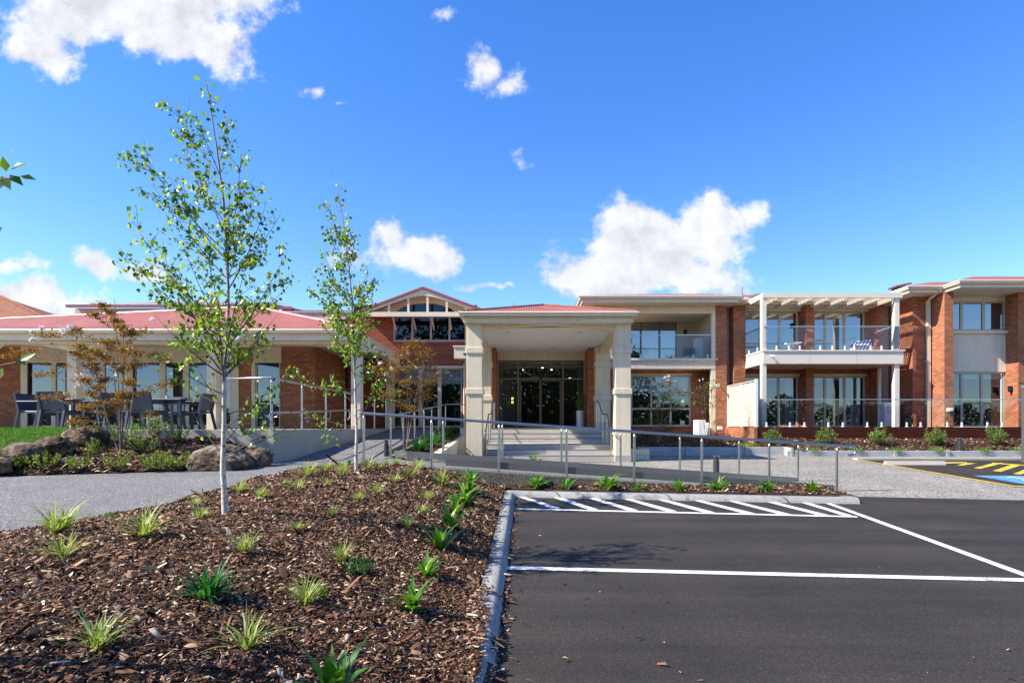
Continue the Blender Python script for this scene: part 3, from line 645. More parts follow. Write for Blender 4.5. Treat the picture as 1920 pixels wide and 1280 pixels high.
lw = [(-5.0, 11.28, .255)]
lw = [Vector((-5.0, 11.32, .06)), Vector((-5.0, 11.14, .10)), Vector((-5.0, 11.10, .18)), Vector((-5.0, 11.16, .25)), Vector((-5.0, 11.3, .28))] + [Vector((-5.0, yy, .28 + (yy - 11.3) * .040)) for yy in (12, 13, 14, 15, 16.0)] + [Vector((-5.0, 16.15, .46)), Vector((-5.0, 16.22, .38)), Vector((-5.0, 16.2, .27)), Vector((-5.0, 16.05, .22))]
ro = rail('ramp_handrail', 'lower steel handrail with curled ends fixed to the side of the terrace wall', lw, .022)
for yy in (11.5, 13.07, 14.64, 15.9): q = MB(); q.tube([(-5.09, yy, .2), (-5.02, yy, .2), (-5.0, yy, .27 + (yy - 11.3) * .04)], .008, 6); q.build('bracket', STEEL, ro, True)
# planter wall left of the steps
pw_ = MB(); pw_.prism_yz([(13.2, -1.3), (13.2, -.70), (13.57, -.655), (19.6, -.285), (19.6, -.03), (21.0, -.03), (21.0, -1.2)], -2.25, -2.05)
tag(pw_.build('planter_wall', CREAM), 'cream rendered planter wall with a sloping top left of the entrance steps', 'planter wall')
# concrete edging of the beds
eg = thing('bed_edging', 'long low grey concrete sleeper edging in front of the timber deck bed', 'garden edging', (14, 19.0, -1.0))
for a, b in ((8.75, 12.3), (12.42, 14.05), (14.17, 16.9), (17.02, 20.4), (20.5, 24)): box('sleeper', CONCB, eg, a, b, 19.0, 19.09, -1.05, -.80, bev=.01)
for x in (12.36, 14.11, 16.96, 20.45): box('edging_post', CONCB, eg, x - .06, x + .06, 18.96, 19.11, -1.05, -.79, bev=.01)
eg = thing('bed_edging', 'two-board grey concrete edging below the crape myrtles outside the lower window', 'garden edging', (6, 19.45, -1.0))
for a, b in ((3.9, 5.47), (5.6, 7.5), (7.63, 8.85)):
    box('sleeper', CONCB, eg, a, b, 19.45, 19.55, -1.1, -.875, bev=.01); box('sleeper', CONCB, eg, a, b, 19.45, 19.55, -.868, -.69, bev=.01)
box('sleeper', CONCB, eg, 8.86, 8.95, 18.98, 19.44, -1.1, -.69, bev=.01)
for x in (5.535, 7.565, 8.9): box('edging_post', CONCB, eg, x - .06, x + .06, 19.41, 19.57, -1.1, -.68, bev=.01)
bx_ = thing('planter_box', 'small cream two-course block planter at the foot of the right portico column', 'planter', (3.6, 17.7, -1.03))
for z0, z1 in ((-1.05, -.87), (-.865, -.69)):
    box('block', TRIM, bx_, 3.22, 3.84, 17.6, 17.75, z0, z1, bev=.012); box('block', WHITE, bx_, 3.70, 3.84, 17.755, 19.4, z0, z1, bev=.012)
box('soil', SOIL, bx_, 3.22, 3.69, 17.76, 19.4, -1.0, -.76)
# ---------------------------------------------------------------- building pieces
def wall(mb, x0, x1, z0, z1, y, th, holes=()):
    """front-facing wall in the plane y with real openings; holes are (x0, x1, z0, z1)"""
    xs = sorted({x0, x1, *[h[0] for h in holes], *[h[1] for h in holes]}); zs = sorted({z0, z1, *[h[2] for h in holes], *[h[3] for h in holes]})
    xs = [x for x in xs if x0 <= x <= x1]; zs = [z for z in zs if z0 <= z <= z1]
    for a, b in zip(xs[:-1], xs[1:]):
        for c, d in zip(zs[:-1], zs[1:]):
            mx, mz = (a + b) / 2, (c + d) / 2
            if any(h[0] < mx < h[1] and h[2] < mz < h[3] for h in holes): continue
            mb.quad((a, y, c), (b, y, c), (b, y, d), (a, y, d)); mb.quad((b, y + th, c), (a, y + th, c), (a, y + th, d), (b, y + th, d))
    for a, b, c, d in holes:
        mb.quad((a, y, c), (a, y + th, c), (a, y + th, d), (a, y, d)); mb.quad((b, y + th, c), (b, y, c), (b, y, d), (b, y + th, d))
        mb.quad((a, y, d), (a, y + th, d), (b, y + th, d), (b, y, d)); mb.quad((a, y + th, c), (a, y, c), (b, y, c), (b, y + th, c))
    mb.quad((x0, y + th, z0), (x0, y, z0), (x0, y, z1), (x0, y + th, z1)); mb.quad((x1, y, z0), (x1, y + th, z0), (x1, y + th, z1), (x1, y, z1))
    mb.quad((x0, y, z1), (x1, y, z1), (x1, y + th, z1), (x0, y + th, z1))
    return mb
def window(parent, x0, x1, z0, z1, y, cols=(), rows=(), fw=.06, mull=.05, mat=None, glass=None, blind=None, dep=.07, name='window', curtain=None, rowspan=None):
    """frame with mullions (absolute x) and transoms (absolute z, optional x span); pane and blinds are its children"""
    mat = mat or FRAME; m = MB()
    m.box(x0, x0 + fw, y, y + dep, z0, z1); m.box(x1 - fw, x1, y, y + dep, z0, z1)
    m.box(x0 + fw, x1 - fw, y + .002, y + dep - .002, z1 - fw, z1); m.box(x0 + fw, x1 - fw, y + .002, y + dep - .002, z0, z0 + fw)
    for c in cols: m.box(c - mull / 2, c + mull / 2, y + .004, y + dep - .004, z0 + fw, z1 - fw)
    for r in rows:
        rz, ra, rb = r if isinstance(r, tuple) else (r, x0 + fw, x1 - fw)
        m.box(ra, rb, y + .006, y + dep - .006, rz - mull / 2, rz + mull / 2)
    w = m.build(name, mat, parent)
    q = MB(); q.quad((x0 + fw, y + dep * .5, z0 + fw), (x1 - fw, y + dep * .5, z0 + fw), (x1 - fw, y + dep * .5, z1 - fw), (x0 + fw, y + dep * .5, z1 - fw)); q.build('pane', glass or GLASSW, w)
    for b in (blind or ()):
        q = MB(); q.box(b[0], b[1], y + dep + .06, y + dep + .065, b[2], b[3]); q.build('blind', BLIND, w)
    for b in (curtain or ()):
        q = MB(); n = max(4, int((b[1] - b[0]) / .04))
        for i in range(n):
            xa = b[0] + (b[1] - b[0]) * i / n; xb = b[0] + (b[1] - b[0]) * (i + 1) / n; ya = y + dep + .1 + .04 * (i % 2); yb = y + dep + .1 + .04 * ((i + 1) % 2)
            q.quad((xa, ya, b[2]), (xb, yb, b[2]), (xb, yb, b[3]), (xa, ya, b[3]))
        q.build('curtain', CURT, w)
    return w
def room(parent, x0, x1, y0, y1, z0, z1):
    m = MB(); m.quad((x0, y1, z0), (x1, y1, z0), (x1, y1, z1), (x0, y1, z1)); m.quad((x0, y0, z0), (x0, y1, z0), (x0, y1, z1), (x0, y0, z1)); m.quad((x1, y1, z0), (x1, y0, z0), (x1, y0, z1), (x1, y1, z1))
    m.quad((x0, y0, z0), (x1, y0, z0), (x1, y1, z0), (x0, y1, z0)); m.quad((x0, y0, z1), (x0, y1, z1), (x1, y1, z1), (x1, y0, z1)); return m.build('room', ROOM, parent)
def gutter(parent, pts, h=.12, d=.13, mat=None, name='gutter'):
    """quad-profile gutter along pts (outer top edge), z of pts = top"""
    V = []; n = 6; m = MB(); pts = [Vector(p) for p in pts]
    prof = [(0, 0), (.012, -.03), (-.01, -.05), (-.035, -h), (-d, -h), (-d, 0.0)]
    for i, p in enumerate(pts):
        a = pts[max(i - 1, 0)]; b = pts[min(i + 1, len(pts) - 1)]
        t1 = (p - a).normalized() if i > 0 else (b - p).normalized(); t2 = (b - p).normalized() if i < len(pts) - 1 else t1
        t = (t1 + t2).normalized(); nr = Vector((t.y, -t.x, 0)) / max(.5, math.sqrt((1 + t1.dot(t2)) / 2))
        for o_, z in prof: q = p + nr * o_; V.append((q.x, q.y, q.z + z))
    FA = [(i * n + k, i * n + (k + 1) % n, (i + 1) * n + (k + 1) % n, (i + 1) * n + k) for i in range(len(pts) - 1) for k in range(n)]
    FA += [tuple(range(n)), tuple((len(pts) - 1) * n + k for k in range(n - 1, -1, -1))]
    return m.add(V, FA).build(name, mat or TRIM, parent)
def glass_rail(parent, p0, p1, z0, z1, panels, spig=(), railh=.03):
    p0 = Vector(p0); p1 = Vector(p1); d = p1 - p0
    for i in range(panels):
        a = p0 + d * (i / panels + .004); b = p0 + d * ((i + 1) / panels - .004); m = MB()
        m.quad((a.x, a.y, z0 + .04), (b.x, b.y, z0 + .04), (b.x, b.y, z1 - .01), (a.x, a.y, z1 - .01)); m.build('glass_panel', GLASSC, parent)
    m = MB(); t = d.normalized(); s = Vector((-t.y, t.x)) * .022
    m.prism_xy([(p0.x - s.x, p0.y - s.y), (p1.x - s.x, p1.y - s.y), (p1.x + s.x, p1.y + s.y), (p0.x + s.x, p0.y + s.y)], z1 - railh, z1); m.build('rail', STEEL, parent)
    for f in spig:
        c = p0 + d * f; m = MB(); m.box(c.x - .028, c.x + .028, c.y - .028, c.y + .028, z0 + .012, z0 + .17, bev=.006); m.box(c.x - .055, c.x + .055, c.y - .05, c.y + .05, z0, z0 + .012); m.build('spigot', WHITE, parent)

# ---------------------------------------------------------------- entrance portico and lobby
pt = thing('entrance_portico', 'cream entrance portico with four square columns, arched beam and low red hipped roof', 'portico', (.7, 19, -1.0))
def column(parent, x0, x1, y0, y1, z0, z1, bands, base=None):
    c = MB().box(x0, x1, y0, y1, z0, z1, bev=.012).build('column', CREAM, parent)
    for a, b in bands: MB().box(x0 - .035, x1 + .035, y0 - .035, y1 + .035, a, b, bev=.012).build('band', CREAM, c)
    if base: MB().box(x0 - .006, x1 + .006, y0 - .006, y1 + .006, base[0], base[1]).build('plinth', CONC, c)
FB = [(.985, 1.15), (2.205, 2.375)]; BB = [(.985, 1.18), (2.235, 2.43)]
column(pt, -1.755, -1.29, 17.0, 17.5, -1.05, 3.08, FB, (-1.05, -.85)); column(pt, 2.69, 3.155, 17.0, 17.5, -1.05, 3.08, FB, (-1.05, -.85))
column(pt, -1.76, -1.27, 21.2, 21.7, -1.05, 3.0, BB); column(pt, 2.63, 3.17, 21.2, 21.7, -1.05, 3.0, BB, (-.06, .18))
arc = [(x, 2.87 + .20 * math.sin(math.pi * (x + 1.29) / 3.98) ** .85) for x in np.linspace(-1.29, 2.69, 25)]
MB().prism_xz(arc + [(2.69, 3.1), (-1.29, 3.1)], 17.08, 17.4).build('arched_beam', CREAM, pt)
for xa, xb in ((-1.68, -1.36), (2.76, 3.08)):
    arc = [(y, 2.75 + .2 * math.sin(math.pi * (y - 17.5) / 3.7) ** .85) for y in np.linspace(17.5, 21.2, 17)]
    MB().prism_yz(arc + [(21.2, 3.0), (17.5, 3.0)], xa, xb).build('arched_beam', CREAM, pt)
MB().box(-1.7, 3.0, 17.42, 23.09, 3.02, 3.05).build('ceiling', WHITE, pt)
fa = MB(); fa.box(-1.83, 3.19, 16.75, 16.95, 3.08, 3.285); fa.box(-1.83, -1.63, 16.95, 22.4, 3.08, 3.285); fa.box(2.99, 3.19, 16.95, 22.4, 3.08, 3.285); fa.box(-1.86, 3.22, 16.72, 22.42, 3.255, 3.283); fa.build('fascia', TRIM, pt)
sf = MB(); sf.box(-1.82, 3.18, 16.953, 22.4, 3.075, 3.09); sf.build('soffit', TRIM, pt)
gutter(pt, [(-1.95, 22.4, 3.36), (-1.95, 16.55, 3.36), (3.30, 16.55, 3.36), (3.30, 22.4, 3.36)], .12, .14)
# corrugated hipped roof with real corrugations on the front slope
A = Vector((.62, 19.25, 4.10)); V = []; FA = []; NX = 420
x0r, x1r, yf, zf = -1.9, 3.25, 16.6, 3.345
for i in range(NX + 1):
    x = x0r + (x1r - x0r) * i / NX; t = (x - x0r) / (A.x - x0r) if x < A.x else (x1r - x) / (x1r - A.x)
    w = .009 * math.sin(2 * math.pi * x / .076)
    V.append((x, yf - .03, zf + w + .012)); V.append((x, yf + (A.y - yf) * t, zf + (A.z - zf) * t + w + .012))
FA = [(2 * i, 2 * i + 2, 2 * i + 3, 2 * i + 1) for i in range(NX)]
np_mesh('roof', V, FA, ROOF, pt)
rf = MB(); rf.poly([(x0r, yf, zf), tuple(A), (A.x, 24, A.z), (x0r, 24, zf)]); rf.poly([(x1r, yf, zf), (x1r, 24, zf), (A.x, 24, A.z), tuple(A)]); rf.build('roof_side', ROOF, pt)
rf = MB(); rf.tube([(x0r, yf, zf + .03), tuple(A + Vector((0, 0, .03)))], .035, 6); rf.tube([(x1r, yf, zf + .03), tuple(A + Vector((0, 0, .03)))], .035, 6); rf.tube([tuple(A + Vector((0, 0, .03))), (A.x, 24, A.z + .03)], .035, 6); rf.build('ridge_cap', ROOF, pt)
for x, y in ((-.55, 18.2), (1.75, 18.2), (-.6, 21.3), (.25, 21.5), (1.05, 21.5), (1.9, 21.3)):
    m = MB(); m.cyl(x, y, 3.0, 3.018, .09, 14); m.build('downlight', TRIM, pt)
bx = thing('beam_box', 'cream box-shaped beam end with a dark slot light left of the portico', 'beam end', (-2.2, 21, 2.5))
MB().box(-2.62, -1.80, 20.9, 21.35, 2.52, 2.93).build('casing', TRIM, bx); MB().box(-2.66, -1.80, 20.86, 21.38, 2.93, 2.98).build('capping', TRIM, bx); MB().box(-2.28, -2.0, 20.84, 20.9, 2.66, 2.70).build('slot_light', BLACK, bx)
lb = thing('lobby_front', 'dark glazed lobby front with sliding doors between brick returns under the portico', 'shopfront', (.9, 23, -.06))
wl_ = MB(); wall(wl_, -1.75, 3.1, -.06, 3.35, 23.1, .15, [(-1.12, 2.40, -.05, 2.70)]); wl_.build('wall', CREAM, lb)
for a, b in ((-1.27, -1.13), (2.41, 2.8)): m = MB(); m.box(a, b, 21.7, 23.09, -.06, 3.02); m.build('brick_return', BRICK, lb)
x971, x1055, x1014 = PX(971.5, 23.1), PX(1055.5, 23.1), PX(1013.5, 23.1)
lw_ = window(lb, -1.12, 2.40, -.05, 2.66, 23.1, cols=(x971, x1055), rows=(1.95,), fw=.05, mull=.055, mat=FRAMED, glass=GLASSD, name='glazing')
lw_.data.materials[0] = m_plain('taupe_door_frame', (.26, .20, .15), .4, var=.05)
m = MB(); m.box(x971 + .05, x971 + .13, 23.06, 23.09, -.04, 1.9); m.box(x1014 - .05, x1014 + .05, 23.06, 23.09, -.04, 1.9); m.box(x1055 - .13, x1055 - .05, 23.06, 23.09, -.04, 1.9); m.box(x971 + .13, x1055 - .13, 23.065, 23.088, 1.84, 1.9); dr = m.build('sliding_door', FRAMED, lb)
MB().box(x1014 - .06, x1014 + .06, 23.0, 23.06, 1.93, 1.99).build('door_sensor', BLACK, lb)
# leaded curves and gold crest in the fanlight
m = MB(); cx_, cz_ = x1014, 2.29
def ell(c, rx, rz, a0, a1, n=24): return [(c[0] + rx * math.cos(math.radians(a0 + (a1 - a0) * k / n)), 23.12, c[1] + rz * math.sin(math.radians(a0 + (a1 - a0) * k / n))) for k in range(n + 1)]
m.tube(ell((cx_, cz_), .285, .31, 0, 360), .009, 5, cap=False)
m.tube(ell((cx_, 1.95), .82, .66, 8, 172), .009, 5); m.tube(ell((cx_, 2.66), .82, .66, 188, 352), .009, 5)
m.build('leaded_curves', m_plain('dull_brass', (.34, .27, .17), .4, .3), lb)
m = MB()
for s in (-1, 1):
    m.tube([(cx_ + s * .015, 23.11, 2.22), (cx_ + s * .05, 23.11, 2.31), (cx_ + s * .09, 23.11, 2.34), (cx_ + s * .12, 23.11, 2.30), (cx_ + s * .11, 23.11, 2.24)], .012, 5)
    m.tube([(cx_ + s * .02, 23.11, 2.30), (cx_ + s * .05, 23.11, 2.38)], .012, 5)
GOLD = m_plain('gold_crest', (.32, .22, .04), .4, .5); m.build('gold_crest', GOLD, lb)
for xx in (PX(994, 23), PX(1034.5, 23)):
    m = MB()
    for s in (-1, 1): m.tube([(xx + s * .01, 23.05, .57), (xx + s * .03, 23.05, .65), (xx + s * .07, 23.05, .67), (xx + s * .08, 23.05, .60)], .010, 5)
    m.build('gold_crest', GOLD, lb)
m = MB(); m.box(x1014 - .16, x1014 - .06, 23.045, 23.06, .84, .87); m.box(x1014 + .06, x1014 + .16, 23.045, 23.06, .84, .87); m.build('door_handle', STEEL, lb)
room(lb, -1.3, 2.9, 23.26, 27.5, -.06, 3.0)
m = MB()
for i in range(14): m.box(-1.05 + .05 * i, -1.02 + .05 * i, 23.5 + .03 * (i % 2), 23.53 + .03 * (i % 2), 0, 2.5)
m.build('curtain', CURT, lb)
MB().box(-.9, 2.6, 25.5, 25.7, 2.64, 2.68).build('ceiling_panel', WHITE, lb)
LAMP = m_emit('warm_lamp', (1.0, .56, .16), 3.0); DOWN = m_emit('white_downlight', (1, .97, .9), 9.0)
wlm = thing('wall_lamp', 'small double-globe wall lamp glowing warm inside the left lobby glass', 'lamp', (PX(961, 23.6), 23.6, .9))
for zz in (1.02, 1.17): m = MB(); m.lathe(PX(961, 23.6), 23.6, [(.01, zz - .055), (.045, zz - .035), (.055, zz), (.045, zz + .035), (.01, zz + .055)], 12); m.build('globe', LAMP, wlm, True)
MB().box(PX(961, 23.6) - .04, PX(961, 23.6) + .04, 23.66, 23.70, .95, 1.25).build('backplate', BLACK, wlm)
for k, (x, y) in enumerate(((PX(981, 25), 25), (PX(1017, 24.2), 24.2), (PX(1034, 25), 25), (PX(1068, 27), 27))):
    m = MB(); m.cyl(x, y, 2.50 - .2 * (k == 3), 2.515 - .2 * (k == 3), .035, 12); m.build('downlight', DOWN, lb)
fl = thing('floor_lamp', 'tall thin brass stem lamp inside the right lobby glass', 'lamp', (PX(1073, 24), 24, -.05)); MB().cyl(PX(1073, 24), 24, -.05, 1.55, .012, 8).build('stem', MATS['dull_brass'], fl); MB().cyl(PX(1073, 24), 24, 1.55, 1.58, .04, 8).build('shade', MATS['dull_brass'], fl); MB().cyl(PX(1073, 24), 24, -.05, -.03, .12, 12).build('base', MATS['dull_brass'], fl)
# steps
st = thing('entrance_steps', 'two flights of three wide grey stone steps leading up to the lobby doors', 'steps', (.7, 18, -1.03))
SY = [17.2, 17.5, 17.8, 18.9, 19.2, 19.5]; SZ = [-.856, -.696, -.536, -.376, -.215, -.055]
for i in range(6):
    m = MB(); x0_, x1_ = (-1.22, 2.70) if i < 3 else (-1.22, 2.60)
    ye = SY[i + 1] + .02 if i < 5 else 23.1
    m.box(x0_, x1_, SY[i], ye, SZ[i] - .26 if i else -1.1, SZ[i], bev=0.0); m.build('step', STONE, st)
    m = MB(); m.box(x0_ + .02, x1_ - .02, SY[i] - .004, SY[i] + .05, SZ[i] - .02, SZ[i] + .003); m.build('nosing', m_plain('step_nosing', (.10, .10, .10), .6) if 'step_nosing' not in MATS else MATS['step_nosing'], st)
for (y_, z_, x0_, x1_) in ((16.75, hg(0, 16.75) + .006, -.1, 2.6), (19.75, -.052, -1.1, 2.5)):
    m = MB()
    for xx in np.arange(x0_, x1_, .06):
        for yy in (0, .07, .14, .21, .28): m.cyl(xx, y_ + yy, z_ - .01, z_ + .008, .017, 6)
    m.build('tactile_studs', MATS['step_nosing'], st)
for s, xb, nm in ((1, 2.52, 'stainless handrail with angled sections on the right of the entrance steps'), (-1, -1.1, 'stainless handrail with angled sections on the left of the entrance steps')):
    pts = [Vector((xb, 20.25, .62)), Vector((xb, 20.4, .70)), Vector((xb, 20.3, .87)), Vector((xb, 19.6, .87)), Vector((xb + .04 * s, 18.9, .42)), Vector((xb + .07 * s, 18.1, .41)), Vector((xb + .09 * s, 17.3, -.06)), Vector((xb + .1 * s, 17.05, -.10)), Vector((xb + .1 * s, 16.95, -.2)), Vector((xb + .1 * s, 17.05, -.28))]
    rail('steps_handrail', nm, pts, .021, [(xb, 20.2, -.055, .86), (xb, 19.62, -.055, .86), (xb + .04 * s, 18.8, -.536, .42), (xb + .07 * s, 18.1, -.536, .41), (xb + .09 * s, 17.35, -.856, -.04)], .018)
# pot beside the doors
po = thing('planter_pot', 'tall white cylindrical pot with a dark leafy plant beside the lobby doors', 'plant pot', (PX(1088, 22.6), 22.6, -.05))
m = MB(); m.lathe(PX(1088, 22.6), 22.6, [(.145, -.05), (.15, .0), (.155, .64), (.14, .65), (.135, .58), (.01, .58)], 24); m.build('pot', WHITE, po, True)

# ---------------------------------------------------------------- gabled brick block left of the portico
gb = thing('gabled_block', 'red brick block with a wide cream gable over a band of upper windows', 'building', (-4, 22.6, -.06))
GY = 22.6
def gx_(px): return PX(px, GY)
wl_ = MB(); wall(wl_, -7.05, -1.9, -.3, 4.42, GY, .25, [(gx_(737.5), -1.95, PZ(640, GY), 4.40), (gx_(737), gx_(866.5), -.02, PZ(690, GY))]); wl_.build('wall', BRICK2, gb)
xs_ = [gx_(p) for p in (773, 807.7, 842.5, 877)]
window(gb, gx_(737.5), -1.95, PZ(639.5, GY), 4.40, GY + .02, cols=xs_[:3], fw=.06, mull=.07, mat=m_plain('pinkish_frame', (.52, .40, .36), .5), glass=GLASSG, name='window')
m = MB(); m.box(gx_(737), -1.93, GY - .06, GY + .02, PZ(643, GY), PZ(639.8, GY)); m.build('sill', REDTRIM, gb)
window(gb, gx_(737), gx_(866.5), -.02, PZ(690, GY), GY + .05, cols=(gx_(788), gx_(824)), fw=.06, mull=.15, blind=[(gx_(738), gx_(866), PZ(719, GY), PZ(692, GY))], name='glazed_door')
m = MB(); m.box(gx_(733), gx_(870), GY - .03, GY + .02, PZ(690, GY), PZ(686, GY)); m.build('lintel', TRIM, gb)
box('end_pier', CREAM, gb, gx_(872), gx_(884), GY - .08, GY + .3, -.06, 4.3)
apx, apz = gx_(801), PZ(539, 21.7); hw = 2.45; ez = PZ(585, 21.7)
# recessed gable infill with an arched light, in the wall plane
arcp = [(apx + 1.15 * math.cos(a), 4.40 + .42 * math.sin(a)) for a in np.linspace(math.pi, 0, 17)]
m = MB(); tri = [(apx - hw + .2, 4.40)] + arcp + [(apx + hw - .2, 4.40), (apx, apz - .1)]
m.prism_xz(tri, GY - .4, GY - .3); m.build('gable_infill', m_plain('peach_render', (.86, .72, .56), .8), gb)
m = MB(); m.poly([(x, GY - .34, z) for x, z in arcp]); m.build('arched_pane', GLASSG, gb)
def barge(o_, t): return [(apx - hw - o_, ez - .02), (apx, apz), (apx + hw + o_, ez - .02), (apx + hw + o_, ez - .02 - t), (apx, apz - t), (apx - hw - o_, ez - .02 - t)]
slp = (apz - ez) / hw
def inner(x): return apz - .12 - slp * math.sqrt((x - apx) ** 2 + .5 ** 2)
ar = [(x, max(ez - .1, inner(x))) for x in np.linspace(apx + hw * .98, apx - hw * .98, 33)]
m = MB(); left = [(apx - hw, ez - .03), (apx, apz - .06), (apx + hw, ez - .03)]
m.prism_xz([(apx + hw, ez - .04), (apx, apz - .05), (apx - hw, ez - .04)] + ar[::-1], 21.68, 21.78); m.build('bargeboard', TRIM, gb)
m = MB(); m.prism_xz([(apx - hw - .05, ez - .04), (apx, apz - .04), (apx + hw + .05, ez - .04), (apx + hw + .05, ez + .03), (apx, apz + .03), (apx - hw - .05, ez + .03)], 21.62, 21.8); m.build('barge_capping', REDTRIM, gb)
m = MB(); m.box(apx - hw - .02, apx + hw + .25, 21.66, 21.82, ez - .17, ez + .0); m.build('tie_beam', TRIM, gb)
for px in (729, 765.5, 801.5, 837.5, 874):
    x = PX(px, 21.7); zt = inner(x)
    m = MB(); m.box(x - .04, x + .04, 21.70, 21.77, ez, zt + .02); m.build('gable_post', TRIM, gb)
for px in (737, 775, 810, 843):
    x = PX(px, 22); m = MB(); m.tube([(x, 21.78, ez - .05), (x, 22.5, ez - .55)], .03, 4); m.build('brace', TRIM, gb)
m = MB()
for s in (-1, 1): m.poly([(apx, 21.64, apz + .03), (apx, 30, apz + .03), (apx + s * (hw + .05), 30, ez + .03), (apx + s * (hw + .05), 21.64, ez + .03)]); m.poly([(apx, 21.7, apz - .06), (apx, 22.62, apz - .06), (apx + s * hw, 22.62, ez - .05), (apx + s * hw, 21.7, ez - .05)])
m.build('roof', ROOF, gb)
room(gb, -6.9, -1.95, GY + .3, 26.5, -.05, 2.9); room(gb, -6.9, -1.95, GY + .3, 26.5, 3.0, 4.9)
fx = thing('downpipe', 'cream corner downpipe where the gabled block meets the portico', 'downpipe', (gx_(870), GY - .1, 0)); MB().cyl(gx_(871), GY - .12, -.05, 2.5, .04, 8).build('pipe', TRIM, fx); MB().box(gx_(871) - .05, gx_(871) + .05, GY - .13, GY - .0, 1.2, 1.24).build('clip', TRIM, fx)

# ---------------------------------------------------------------- low wing on the left with its arched veranda
wg = thing('veranda_wing', 'single-storey brick wing with a cream arched veranda and red steel roof on the left', 'building', (-11, 19, -.065))
CYv = 16.8
cols_x = [PX(px, CYv) for px in (133.5 - 263 * 1, 133.5, 396, 667)]
for x in cols_x: MB().box(x - .14, x + .14, CYv, CYv + .28, -.065, 2.7, bev=.01).build('column', CREAM, wg)
MB().box(-5.42, -5.14, 22.15, 22.43, -.065, 2.7, bev=.01).build('column', CREAM, wg)
ends = [-22.5] + cols_x
for a, b in zip(ends[:-1], ends[1:]):
    xs2 = np.linspace(a + .14, b - .14, 21); arc = [(x, 2.25 + .21 * math.sin(math.pi * (x - xs2[0]) / (xs2[-1] - xs2[0])) ** .7) for x in xs2]
    MB().prism_xz(arc + [(xs2[-1], 2.72), (xs2[0], 2.72)], CYv + .03, CYv + .25).build('arched_beam', TRIM, wg)
ys2 = np.linspace(CYv + .28, 22.15, 21); arc = [(y, 2.2 + .26 * math.sin(math.pi * (y - ys2[0]) / (ys2[-1] - ys2[0])) ** .7) for y in ys2]
MB().prism_yz(arc + [(22.15, 2.72), (CYv + .28, 2.72)], cols_x[-1] - .11, cols_x[-1] + .11).build('arched_beam', TRIM, wg)
m = MB(); m.box(-26, -4.98, 16.36, 16.5, 2.50, 2.72); m.box(-26, -4.88, 16.28, 16.38, 2.68, 2.74); m.box(-5.12, -4.98, 16.5, 23.5, 2.50, 2.72); m.box(-26, -5.0, 16.55, 16.78, 2.44, 2.50); m.build('fascia', TRIM, wg)
gutter(wg, [(-26, 16.2, 2.79), (-4.85, 16.2, 2.79), (-4.85, 23.2, 2.79)], .11, .13)
MB().box(-26, -5.12, 16.5, 19.4, 2.725, 2.74).build('soffit', m_plain('veranda_ceiling', (.62, .58, .48), .7), wg); MB().box(-7.2, -5.12, 19.4, 23, 2.725, 2.74).build('soffit', MATS['veranda_ceiling'], wg)
m = MB(); pk = (-9.65, 20.2, 4.25); pl = (-27, 23.7, 4.25)
m.poly([(-4.9, 16.22, 2.80), pk, pl, (-27, 16.22, 2.80)]); m.poly([(-4.9, 16.22, 2.80), (-4.9, 25, 2.80), pk]); m.poly([(-4.9, 25, 2.8), (-27, 27, 2.8), pl, pk]); m.build('roof', ROOF, wg)
m = MB(); m.tube([(-4.9, 16.22, 2.84), pk], .06, 6); m.tube([pk, pl], .05, 6); m.build('ridge_cap', m_plain('pink_ridge', (.50, .20, .20), .45), wg)
WY = 19.4
def wx(px): return PX(px, WY)
holes = [(wx(-240), wx(-115), -.05, 2.35), (wx(-100), wx(-2), -.05, 2.35), (wx(43), wx(236), -.05, 2.35), (wx(240), wx(437), -.05, 2.35), (wx(478), wx(525), -.05, 2.35)]
wl_ = MB(); wall(wl_, -26, -7.16, -.08, 2.73, WY, .22, holes); wl_.build('wall', BRICK, wg)
m = MB(); m.box(-7.38, -7.16, WY + .225, 23, -.08, 2.73); m.build('side_wall', BRICK, wg)
# cream linings round the glazed doors
m = MB()
for a, b in ((43, 437), (478, 525)): m.box(wx(a) - .05, wx(b) + .05, WY - .03, WY - .003, 2.18, 2.72)
for a in (40, 233, 436): m.box(wx(a), wx(a) + (.22 if a != 233 else .30), WY - .03, WY - .003, -.06, 2.18)
m.box(wx(472), wx(479), WY - .03, WY - .003, -.06, 2.18)
m.build('door_lining', TRIM, wg)
window(wg, wx(-100), wx(-2), -.05, 2.35, WY + .04, cols=(wx(-50),), name='glazed_door', mat=TRIM, mull=.1)
window(wg, wx(43), wx(236), -.05, 2.35, WY + .04, cols=(wx(98), wx(145), wx(190)), fw=.1, mull=.16, name='glazed_door', mat=TRIM)
window(wg, wx(240), wx(437), -.05, 2.35, WY + .04, cols=(wx(303), wx(347), wx(395)), fw=.12, mull=.20, name='glazed_door', mat=TRIM)
window(wg, wx(478), wx(525), -.05, 2.35, WY + .04, rows=(.8,), fw=.05, name='window', mat=TRIM, curtain=[(wx(482), wx(508), -.02, .72)])
m = MB(); m.box(wx(343), wx(346), WY - .06, WY - .03, .95, 1.02); m.box(wx(343), wx(352), WY - .08, WY - .06, .99, 1.01); m.build('door_handle', STEEL, wg)
room(wg, -25.8, -7.4, WY + .25, 22.9, -.06, 2.72)
fl = thing('floodlight', 'square white floodlight panel fixed to the veranda fascia behind the big birch', 'light', (PX(440, 16.2), 16.15, 2.4))
